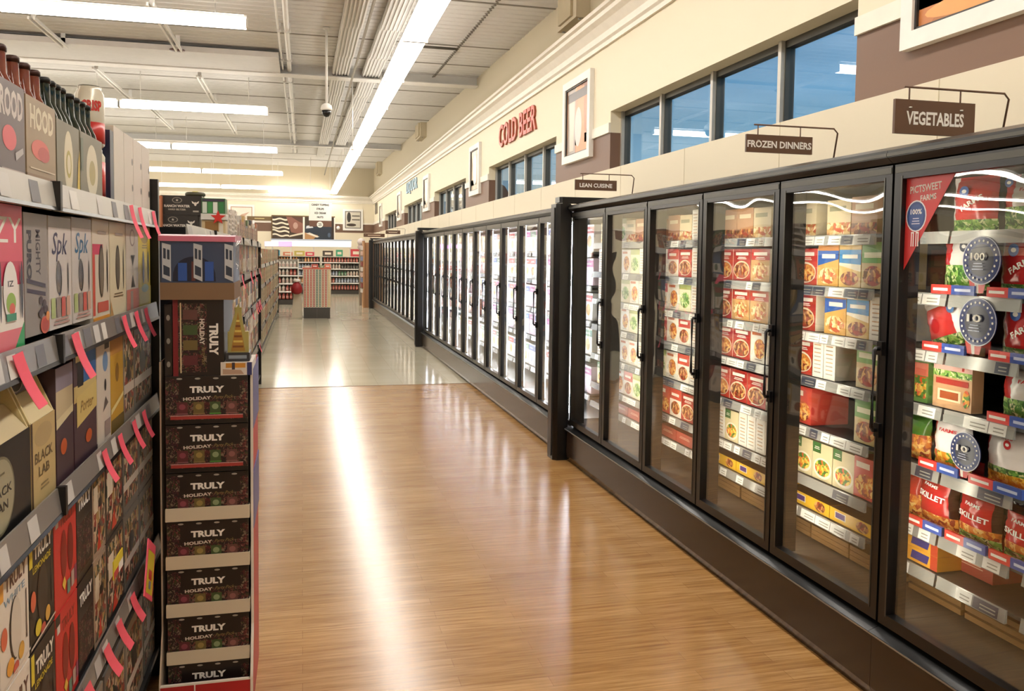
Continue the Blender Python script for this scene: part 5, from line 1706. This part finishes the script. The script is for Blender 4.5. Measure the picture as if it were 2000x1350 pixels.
# blue can pack on a brown tray on top
zb = ztops[0] + Hu + .001
root = empty('can_pack', (-.345, SY - .01, zb), 'blue can pack in a brown cardboard tray on top of the display stack', 'can pack')
b = MB(); Wb = .238
b.extr([(0, 0), (0, .058), (.30, .058), (.30, 0)], -Wb / 2, Wb / 2, M('#7d6247', .7), 'x'); b.build('tray', root)
b = MB(); Hb = .145
b.box(-Wb / 2 + .003, .004, .058, Wb / 2 - .003, .29, .058 + Hb, M('#36445f', .35))
y = .004
pts = [(-Wb * .3, .062)] + [(-.01 - Wb * .29 * math.cos(PI * k / 14), .062 + .085 * math.sin(PI * k / 14) ** .7) for k in range(15)] + [(Wb * .26, .062)]
b.poly(pts[::-1], M('#0f1830', .35), y)
b.rect(-Wb * .26, .064, -Wb * .14, .125, M('#27509c', .3), y); b.rect(-Wb * .08, .064, -Wb * .03, .13, M('#5a2c2c', .3), y); b.rect(Wb * .1, .064, Wb * .22, .13, M('#27509c', .3), y)
for cx in (-.42, .0, .42):
    X = cx * Wb
    b.poly([(X - .012, .075), (X + .016, .062), (X + .016, .185), (X - .012, .192)], M('#b9bdc2', .35), y)
    b.poly([(X - .008, .086), (X + .012, .078), (X + .012, .108), (X - .008, .118)], M('#2a3446', .35), y); b.poly([(X - .008, .14), (X + .0, .138), (X + .0, .172), (X - .008, .175)], M('#2a3446', .35), y); b.poly([(X + .004, .137), (X + .012, .135), (X + .012, .168), (X + .004, .17)], M('#2a3446', .35), y)
b.build('wrapped_cans', root)
b = MB(); b.extr([(-.002, .198), (-.002, .216), (.05, .222), (.29, .222), (.29, .198)], -Wb / 2 - .004, Wb / 2 + .004, M('#c86f86', .25), 'x'); b.build('top_band', root)
# loose shrink wrap
WRAP = GLASS('shrink_wrap', (0.86, 0.84, 0.80), 2.2, 0.02, 0.15)
b = MB(); rw = random.Random(5)
vs = []
for i in range(9):
    for j in range(8):
        u_, v_ = i / 8, j / 7
        hh = .12 * (1 - .75 * abs(u_ - .35))
        vs.append((.0 + .085 * u_, .02 + .03 * rw.random() + .08 * u_, .155 - .03 * u_ + (v_ - .5) * hh + .004 * rw.uniform(-1, 1)))
b.add(vs, [(i * 8 + j, (i + 1) * 8 + j, (i + 1) * 8 + j + 1, i * 8 + j + 1) for i in range(8) for j in range(7)], WRAP, True)
b.build('shrink_wrap', root, (Wb / 2 + .002, 0, 0))

# ================================================================== SECOND LEFT UNIT
gondola(-.50, 4.0, 10.75, [1.73, 1.42, 1.05, .55], 'long black shelving unit of drinks behind the TRULY display', 1.725, [5.2, 6.4, 7.6, 8.8, 10.0])
cols = [('#cbb9a0', 'cream'), ('#8a3a34', 'dark red'), ('#b9b3aa', 'grey'), ('#c0a268', 'tan'), ('#5c6e4c', 'green'), ('#36323a', 'black'), ('#d8d2c6', 'white'), ('#a86a4c', 'rust'), ('#51607c', 'blue')]
CMS = []
for i, (c, nm) in enumerate(cols):
    b = MB(); W, H = .21, .27
    b.box(-W / 2, 0, 0, W / 2, .28, H, M(c, .4))
    b.rect(-W * .42, H * .1, W * .42, H * .52, FOODS['wild'] if i % 2 else M('#e4dccd', .4)); b.rect(-W * .4, H * .66, W * .4, H * .84, M(cols[(i * 4 + 3) % 9][0], .4)); b.ell(0, H * .34, W * .2, H * .16, M(cols[(i + 5) % 9][0], .4))
    CMS.append(b.mesh('carton_' + nm))
rg = random.Random(11)
for si, z in enumerate((1.42, 1.05, .55, .80, .12)):
    y = 5.3
    while y < 10.6:
        i = rg.randrange(9)
        sec = int((y - 4.0) / 1.2)
        lab = '%s drink carton, %s shelf down, %s bay behind the TRULY display' % (cols[i][1], ['first', 'second', 'third', 'upper third', 'lowest'][si], ORD[max(0, sec)])
        if si == 3:
            lab = '%s drink carton, second layer, third shelf, %s bay behind the display' % (cols[i][1], ORD[max(0, sec)])
        o = inst(CMS[i], 'drink_carton', (-.515, y + .105, z - (.018 if si == 3 else 0)), PI / 2, lab, 'drink carton', lab)
        if si in (2, 3): o.scale = (1, 1, .84)
        y += .222
# RANCH WATER cases facing the camera
def ranch(b, W, H):
    b.ell(-W * .1, H * .76, W * .12, H * .15, M('#8d857c', .4)); b.ell(-W * .1, H * .76, W * .1, H * .12, M('#26221f', .35)); b.star(-W * .1, H * .76, H * .08, M('#b8b0a4', .4))
    b.text('RANCH WATER', -W * .1, H * .46, W * .62, H * .13, M('#ded6ca', .4), bold=.04); b.text('HARD SELTZER', -W * .1, H * .28, W * .42, H * .09, M('#b8ae9e', .4), bold=.03)
    c = W * .34
    b.ell(c, H * .58, W * .03, H * .1, M('#ded6ca', .4)); b.poly([(c, H * .62), (c - W * .09, H * .74), (c - W * .075, H * .62), (c, H * .55)], M('#ded6ca', .4)); b.poly([(c, H * .55), (c + W * .075, H * .62), (c + W * .09, H * .74), (c, H * .62)], M('#ded6ca', .4))
    b.rect(W * .28, H * .16, W * .42, H * .24, M('#a8a094', .4))
RXM = []
b = MB(); W, H = .26, .128
b.box(-W / 2, 0, 0, W / 2, .2, H, M('#262120', .35)); ranch(b, W, H); RM = b.mesh('ranch')
inst(RM, 'seltzer_case', (-.805, 6.0, 1.732), 0, 'lower black RANCH WATER case with longhorn mark, on the far shelf top', 'drink case')
inst(RM, 'seltzer_case', (-.778, 6.0, 1.861), 0, 'upper black RANCH WATER case with longhorn mark', 'drink case')
b = MB(); b.box(-.075, 0, 0, .075, .16, .10, M('#c9b28a', .4)); b.rect(-.055, .01, .03, .09, M('#8c6430', .5)); b.rect(.035, 0, .06, .1, M('#d8d0c0', .4))
tag(b.build('wooden_crate', None, (-.575, 6.0, 1.732)), 'small brown and cream box under the green can pack', 'box')
b = MB(); b.box(-.075, 0, 0, .075, .16, .14, M('#3c6a44', .35)); b.box(-.08, -.004, -.002, .08, .17, .038, M('#d8d4cc', .4)); b.rect(-.07, .12, .07, .135, M('#3a3044', .35), -.004)
for cx, c in ((-.055, '#cfd8cc'), (-.02, '#3f8a4c'), (.012, '#dfe4dc'), (.05, '#2f7a44')): b.rect(cx - .014, .042, cx + .014, .115, M(c, .3), -.001)
b.star(.03, .012, .05, M('#c8281e', .4), -.006)
tag(b.build('can_pack', None, (-.575, 5.99, 1.836)), 'green can pack with a red star on its white tray', 'can pack')
b = MB()
b.lathe([(.055, 0), (.065, .006), (.065, .02), (.055, .028)], M('#4a4632', .5), 0, .06, 20); b.lathe([(.02, .028), (.02, .034)], M('#c8c060', .4), 0, .06, 10)
tag(b.build('round_tin', None, (-.70, 6.03, 1.990)), 'round dark olive tin lying on the upper RANCH WATER case', 'tin')
for k in range(3):
    b = MB(); b.box(-.02, 0, 0, .02, .2, .25, M(['#b06a44', '#c07a50', '#8c5238'][k], .45)); b.rect(-.012, .02, .012, .23, M(['#c88a68', '#a85a3c', '#a8745a'][k], .4))
    tag(b.build('tall_thin_box', None, (-.955 - .001 + (k - 1) * -.044, 5.95, 1.732)), 'thin orange brown box left of the RANCH WATER cases, %s from right' % ORD[k], 'box')
# slatted white packs and mixed packs on the shelf top, to the end
y = 6.5; k = 0
while y < 10.6:
    b = MB(); W, H = .26, (.20, .16, .22, .14)[k % 4]
    if k in (0, 1, 2):
        b.box(-W / 2, .02, 0, W / 2, .24, H, M('#b5aa9c', .5))
        for q in range(5):
            b.box(-W / 2 - .004, 0, q * H / 5 + .006, W / 2 + .004, .02, q * H / 5 + .02, M('#dcd2c6', .5)); b.rect(-W * .3, q * H / 5 + .024, -W * .1, (q + 1) * H / 5, BLACKP, .0)
        for q in (-1, 0, 1): b.box(q * W * .48 - .006, -.002, 0, q * W * .48 + .006, .02, H, M('#dcd2c6', .5))
        lab, nm, ct = 'white slatted crate pack on the shelf top, %s after the green can pack' % ORD[k], 'crate', 'crate'
    else:
        b.box(-W / 2, 0, 0, W / 2, .24, H, M(cols[(k * 5) % 9][0], .4)); b.rect(-W * .4, H * .15, W * .4, H * .85, FOODS['wild'])
        lab, nm, ct = 'mixed %s pack on the far shelf top, %s after the crates' % (cols[(k * 5) % 9][1], ORD[k - 3]), 'drink_carton', 'drink carton'
    tag(b.build(nm, None, (-.52, y + W / 2, 1.732), PI / 2), lab, ct)
    y += W + .015; k += 1
for i, (y, r_) in enumerate(((7.4, 1), (8.6, 1), (9.6, 2), (9.9, 2), (10.2, 2), (9.3, 1), (8.8, 2), (10.4, 1), (10.3, 3), (10.45, 2))):
    inst(FL[1], 'paper_flag', (-.492, y, [1.73, 1.42, 1.05, .55][r_] + .004), PI / 2, 'small pink flags on the long unit behind the display', 'paper flag', 'pink flags on the long unit')

# ================================================================== THIRD LEFT UNIT
gondola(-.62, 13.6, 23.6, [1.42, 1.1, .78, .45], 'far tan looking shelving unit of small goods at left', 1.70, [15, 17, 19, 21])
SM = []
for i, (c, nm) in enumerate((('#c4b898', 'tan'), ('#a08a6c', 'brown'), ('#d8cdb4', 'cream'), ('#a89a6c', 'olive'), ('#b85a44', 'red'), ('#8a8a74', 'grey green'))):
    b = MB(); W, H = .42, .26
    b.box(-W / 2, 0, 0, W / 2, .3, H, M(c, .45))
    for q in range(3): b.rect(-W * .42 + q * W * .3, H * .12, -W * .18 + q * W * .3, H * .8, FOODS[['tanmix', 'wild', 'tanmix'][(i + q) % 3]])
    SM.append((b.mesh('goods'), nm))
for si, z in enumerate((1.42, 1.1, .78, .45, .12)):
    y = 13.7
    while y < 23.3:
        i = rg.randrange(6)
        lab = '%s goods box, %s shelf, %s bay of the far tan unit' % (SM[i][1], ORD[si], ORD[int((y - 13.6) / 2)])
        inst(SM[i][0], 'goods_box', (-.63, y + .21, z), PI / 2, lab, 'goods', lab)
        y += .45
b = MB(); b.box(-.25, 0, 0, .25, .02, .30, M('#e6dcc8', .5)); b.box(-.25, .0, .30, .1, .02, .36, M('#e6dcc8', .5))
tag(b.build('header_card', None, (-.98, 13.9, 1.72)), 'cream header card on top of the far tan unit', 'sign')

# ================================================================== BACK OF THE STORE
def wall_unit(x0, x1, y, zs, label, top, body='#d8d2c6', back='#8f887c'):
    root = empty('shelving_unit', ((x0 + x1) / 2, y, 0), label, 'shelving')
    h = (x1 - x0) / 2
    b = MB(); b.box(-h, .45, 0, h, .5, top, M(back, .5)); b.box(-h, 0, 0, h, .45, .15, M('#3a3530', .5)); b.build('back_panel', root)
    for z in zs:
        b = MB(); b.box(-h, 0, z - .035, h, .45, z - .004, M(body, .5)); b.box(-h, -.01, z - .04, h, 0, z + .0, WHITE); b.build('shelf', root)
    for s_ in (-1, 1):
        b = MB(); b.box(s_ * h - .015, 0, 0, s_ * h + .015, .5, top, M(body, .5)); b.build('side_panel', root)
    return root
GD = []
for i, (c, c2, nm) in enumerate((('#a8483c', '#e0d0c0', 'red'), ('#3c3836', '#b8b0a4', 'black'), ('#cfc6ba', '#a8584c', 'white'), ('#8f9aac', '#e4e6ea', 'blue'), ('#c98a54', '#efd8b0', 'orange'), ('#4c7c5c', '#d0d8c4', 'green'))):
    b = MB(); H = .18
    b.lathe([(.042, 0), (.044, .01), (.044, .12), (.022, .15), (.022, H)], M(c, .3), 0, .045, 10); b.rect(-.028, .03, .028, .1, M(c2, .4), .004)
    GD.append((b.mesh('goods'), nm))
ZR = [.17, .45, .73, 1.01, 1.27]
wall_unit(.75, 2.45, 34.3, ZR[1:], 'cream wall shelving at the far end, right of the striped island', 1.50)
wall_unit(-1.25, .70, 34.5, ZR[1:], 'cream wall shelving at the far end, behind the striped island', 1.50)
wall_unit(-1.02, -.12, 27.3, [.42, .67, .92, 1.17], 'lower shelving of red goods left of the striped island', 1.42)
for (x0, x1, y, zz, lab, seed) in ((.80, 2.42, 34.3, ZR, 'far right wall shelving', 1), (-1.2, .68, 34.5, ZR, 'far wall shelving behind the island', 2), (-.98, -.14, 27.3, [.17, .42, .67, .92, 1.17], 'shelving left of the island', 3)):
    q = random.Random(seed)
    for si, z in enumerate(zz):
        x = x0 + .07; i = q.randrange(6)
        if seed == 3: i = q.choice([0, 0, 1, 2])
        while x < x1 - .05:
            if q.random() < .25: i = q.randrange(6) if seed != 3 else q.choice([0, 0, 2, 1])
            l2 = '%s bottles, %s shelf up, %s' % (GD[i][1], ORD[si], lab)
            inst(GD[i][0], 'plastic_bottle', (x, y + .04, z), 0, l2, 'bottle', l2)
            x += .115
# big items on top of the wall shelving
for i, (x, W, H, c, lab) in enumerate(((-1.0, .3, .22, '#4f9ab0', 'teal box on top of the far wall shelving'), (-.55, .36, .15, '#d8805c', 'orange box on top of the far wall shelving'), (-.1, .4, .2, '#c8b45c', 'yellow box on top of the far wall shelving'), (.3, .34, .16, '#d84c5c', 'pink red box on top of the far wall shelving'),
        (1.0, .4, .22, '#4a4038', 'dark box on top of the far right shelving'), (1.45, .26, .26, '#3f9a74', 'green box on top of the far right shelving'), (2.1, .4, .3, '#c8474c', 'red box on top of the far right shelving'))):
    b = MB(); b.box(-W / 2, 0, 0, W / 2, .3, H, M(c, .4)); b.rect(-W * .3, H * .3, W * .3, H * .7, M('#e8dcc8', .4))
    tag(b.build('stock_box', None, (x, 34.55 if x < .7 else 34.35, 1.27 + .17 + .062)), lab, 'box') if False else tag(b.build('stock_box', None, (x, 34.55 if x < .7 else 34.5, 1.498)), lab, 'box')
    # stands on the top board
for (x0, x1, y, lab) in ((.75, 2.45, 34.3, 'right'), (-1.25, .70, 34.5, 'left')):
    root = [o for o in bpy.data.objects if o.name.startswith('shelving_unit') and abs(o.location.y - y) < .01][0]
    h = (x1 - x0) / 2
    b = MB(); b.box(-h, 0, 1.47, h, .85, 1.497, M('#d8d2c6', .5)); b.build('top_board', root)
# lit white header over the far shelving
root = empty('light_header', (.35, 34.9, 1.86), 'glowing white light box header over the far wall shelving', 'light box')
b = MB(); b.box(-1.55, 0, .0, 1.6, .3, .30, WHITE); b.box(-1.55, -.01, .26, 1.6, .0, .31, M('#b8c4d8', .4)); b.build('housing', root)
b = MB(); b.box(-1.53, -.03, .02, 1.58, 0, .24, EM('header_light', '#fff8f0', 1.05)); b.build('lamp_panel', root)
for x in (-1.5, .1, 1.55):
    b = MB(); b.box(x - .02, .1, -.36, x + .02, .16, 0, WHITE); b.build('post', root)
root = empty('light_header', (-.72, 27.35, 1.80), 'magenta and white lit strip over the shelving left of the island', 'light box')
b = MB(); b.box(-.42, 0, 0, .42, .2, .17, WHITE); b.build('housing', root)
b = MB(); b.box(-.40, -.02, .02, .0, 0, .15, EM('pink_light', '#ffc8ff', 1.2)); b.build('lamp_panel', root)
b = MB(); b.box(.0, -.02, .02, .40, 0, .15, EM('magenta_light', '#e050f4', 1.1)); b.build('lamp_panel', root)
for x in (-.38, .38):
    b = MB(); b.box(x - .015, .08, -.39, x + .015, .12, 0, WHITE); b.build('post', root)
# island with striped columns
root = empty('display_island', (.358, 21.5, 0), 'island display with tall red and white striped columns on a dark base', 'display')
b = MB(); b.box(-.32, 0, 0, .32, .9, .27, M('#4a4642', .5)); b.box(-.004, -.004, .02, .004, 0, .25, M('#6e6a64', .5)); b.build('base', root)
b = MB(); b.box(-.34, .03, .27, .34, .9, 1.22, M('#d8c8ac', .5)); b.box(-.35, .0, 1.22, .35, .9, 1.25, M('#c8644c', .5)); b.build('body', root)
cc = ['#c84c3c', '#d8503c', '#c84c3c', '#b8403c', '#3c6a5c', '#4a7a6a', '#c86a4c', '#c84c3c', '#e0c88c']
for i in range(9):
    b = MB(); x = -.29 + i * .0725
    b.box(x - .028, 0, .27, x + .028, .03, 1.22, M('#f0e6d2', .4))
    for k in range(22):
        z_ = .28 + k * .0425
        b.poly([(x - .017, z_), (x + .017, z_ + .008), (x + .017, z_ + .040), (x - .017, z_ + .034)], M(cc[i], .4))
    b.build('striped_column', root)
for i, (x, w_, h_, c, lab) in enumerate(((-.24, .14, .05, '#d8d0bc', 'cream pack on top of the striped island, left'), (-.05, .16, .09, '#b8503c', 'red pack on top of the striped island'), (.12, .12, .06, '#6a8a4c', 'green pack on top of the striped island'), (.26, .14, .1, '#d87c5c', 'orange pack on top of the striped island, right'))):
    b = MB(); b.box(-w_ / 2, 0, 0, w_ / 2, .2, h_, M(c, .4)); b.rect(-w_ * .3, h_ * .3, w_ * .3, h_ * .6, PAPER)
    tag(b.build('gift_pack', None, (.358 + x, 21.6, 1.25)), lab, 'pack')
# white stand with red bag beside the island
b = MB(); b.extr([(-.13, 0), (.13, 0), (.10, .95), (-.06, .95)], 21.6, 22.2, M('#ded2bc', .5))
tag(b.build('white_stand', None, (-.125, 0, 0)), 'tapered cream stand touching the left side of the striped island', 'stand')
t = empty('red_bag', (-.13, 21.44, .60), 'dark red bag with white trim hung on the cream stand', 'bag')
b = MB(); b.lathe([(.05, 0), (.13, .05), (.14, .16), (.09, .26), (.05, .3)], M('#9c1f26', .5), n=14); b.build('bag_body', t)
b = MB(); b.lathe([(.06, .3), (.085, .31), (.085, .36), (.05, .38)], M('#efe4dc', .6), n=14); b.build('trim', t)
# wooden end cap past the posts, with hung goods
root = empty('end_cap', (2.22, 25.6, 0), 'orange brown wooden end panel with hanging goods past the last black post', 'end cap')
b = MB(); b.box(-.45, .0, 0, -.40, .5, 2.0, M('#bb8a60', .5)); b.box(-.40, .05, 0, .8, .5, 1.95, M('#b08058', .5)); b.build('panel', root)
for k in range(9):
    b = MB(); b.box(-.50, .05, .45 + k * .16, -.45, .45, .57 + k * .16, M(['#d8d0c8', '#8c4a44', '#7c84a0', '#d8b8a8'][k % 4], .5)); b.build('hung_pack', root)
b = MB(); b.lathe([(.10, 0), (.13, .08), (.10, .16), (.03, .2)], M('#d8ccc8', .5), 1.80, 26.9, 14, 1.9); b.lathe([(.10, 0), (.12, .08), (.08, .15)], M('#c8b8b4', .5), 1.80, 26.9, 14, 1.75)
b.box(1.74, 26.8, 0, 1.86, 27.0, 1.76, M('#8a7c6c', .5))
tag(b.build('white_topped_stand', None), 'stand with round white shapes on top beside the wooden end panel', 'stand')

# ---- hanging board, mural, pictures on the back wall
def mural():
    root = empty('wall_mural', (-1.22, YB, 2.21), 'wide framed food mural in three panels on the back wall', 'mural')
    W, H = 2.56, .95
    b = MB()
    b.box(-.04, -.06, -.05, W + .04, 0, .0, CROWN); b.box(-.04, -.06, H, W + .04, 0, H + .05, M('#6b5330', .5)); b.box(W, -.06, -.05, W + .05, 0, H, CROWN); b.box(-.05, -.06, -.05, 0, 0, H, M('#6b5330', .5)); b.box(W * .49, -.065, 0, W * .52, 0, H, CROWN)
    b.build('frame', root)
    b = MB(); b.box(0, -.03, 0, W, 0, H, M('#3c2c1c', .4))
    y = -.031
    for k in range(5):
        z_ = H * (.08 + .19 * k)
        pts = [(W * .27 * t / 10, z_ + .03 * math.sin(t * .9 + k) + (.07 if k < 2 else 0) * (1 - t / 10)) for t in range(11)]
        b.poly(pts + [(p[0], p[1] + .07) for p in pts[::-1]], M('#e6ddc6', .4), y)
    b.poly([(W * .22, H), (W * .49, H), (W * .49, H * .2), (W * .3, H * .3)], M('#8a5a4a', .4), y); b.poly([(W * .3, H), (W * .49, H), (W * .49, H * .7), (W * .4, H * .82)], M('#5c3a2c', .4), y); b.ell(W * .37, H * .6, .1, .14, M('#b89484', .4), y)
    b.poly([(W * .27, H * .08), (W * .49, H * .22), (W * .49, H * .3), (W * .28, H * .16)], M('#e0d4ba', .4), y)
    b.rect(W * .52, 0, W * .99, H * .62, M('#1f2a38', .4), y); b.poly([(W * .52, 0), (W * .66, 0), (W * .74, H * .18), (W * .52, H * .3)], M('#b88a5c', .4), y); b.poly([(W * .54, H * .26), (W * .72, H * .08), (W * .76, H * .12), (W * .6, H * .3)], M('#e8e0d0', .4), y)
    b.poly([(W * .54, H * .48), (W * .66, H * .52), (W * .64, H * .64), (W * .55, H * .6)], M('#d8dce0', .4), y); b.ell(W * .92, H * .2, .06, .1, M('#4c5c74', .4), y); b.rect(W * .96, 0, W * .99, H, M('#2a1a0c', .4), y)
    b.build('print', root)
mural()
root = empty('hanging_sign', (.69, 33.0, 2.70), 'white hanging board reading CANDY TOPPING with a round 25 sign below', 'sign')
b = MB(); b.box(-.44, 0, .15, .40, .03, .84, PAPER)
for i, (t, w_) in enumerate((('CANDY TOPPING', .56), ('SYRUPS', .24), ('ICE CREAM', .36), ('NUTS', .2))):
    b.text(t, -.02, .745 - .155 * i, w_ * 1.15, .08, M('#2a241e', .5), 0, 0, .05)
b.build('board', root)
b = MB(); b.box(-.42, .0, -.08, .40, .03, .145, M('#6c4a3a', .5)); b.build('lower_board', root)
b = MB(); n = 24
b.prism([(.115 * math.cos(2 * PI * k / n), .115 * math.sin(2 * PI * k / n)) for k in range(n)], 0, .02, PAPER)
b.v = [(x_, -.025 + z_, y_) for (x_, y_, z_) in b.v]
b.text('25', 0, 0, .12, .11, M('#3a342c', .5), -.026, 0, .03)
b.build('number_disc', root, (-.03, 0, .0))
for x in (-.38, .34):
    b = MB(); b.tube([(x, .015, .84), (x, .015, ceil_z(33) - 2.70)], .006, WHITE, 6); b.build('hanger_rod', root)
def bpic(x0, x1, z0, z1, label, dark):
    root = empty('framed_picture', (x0, YB, z0), label, 'picture')
    W, H = x1 - x0, z1 - z0
    b = MB(); fw = .09
    b.box(0, -.05, 0, W, 0, fw, WHITE); b.box(0, -.05, H - fw, W, 0, H, WHITE); b.box(0, -.05, fw, fw, 0, H - fw, WHITE); b.box(W - fw, -.05, fw, W, 0, H - fw, WHITE)
    b.build('frame', root)
    b = MB(); b.box(fw, -.03, fw, W - fw, 0, H - fw, M('#3c352c' if dark else '#b07a5c', .4)); y = -.031
    b.rect(fw + .03, fw + .03, W - fw - .03, H - fw - .03, M('#cfc8b8' if dark else '#e4dccc', .4), y)
    if dark:
        b.ell(W * .3, H * .62, W * .1, H * .24, M('#2a2620', .4), y); b.ell(W * .42, H * .26, W * .24, H * .07, M('#3a2c20', .4), y)
        for k in range(2): b.rect(W * .45, H * (.48 + .18 * k), W * .84, H * (.53 + .18 * k), M('#4c463c', .4), y)
    else:
        b.poly([(W * .2, H * .3), (W * .6, H * .5), (W * .8, H * .7), (W * .5, H * .6)], M('#c8a48c', .4), y)
    b.build('print', root)
bpic(1.72, 2.58, 2.62, 3.54, 'white framed dark picture on the back wall near the corner', True)
bpic(-3.0, -1.95, 2.60, 3.62, 'pale framed picture on the back wall above the shelving tops at left', False)
b = MB(); b.box(-.5, 0, 0, .5, .03, .16, M('#6b5330', .5)); b.rect(-.2, .06, .2, .09, M('#d8c890', .5))
tag(b.build('department_sign', None, (-1.75, YB - .06, 2.98)), 'small brown sign at the upper left of the food mural', 'sign')
b = MB(); b.lathe([(.08, 0), (.08, .03)], PAPER, n=16); b.v = [(x_, -z_, y_) for (x_, y_, z_) in b.v]
tag(b.build('thermostat', None, (1.52, YB, 2.72)), 'small round white thermostat on the brown band beside the dark picture', 'thermostat')
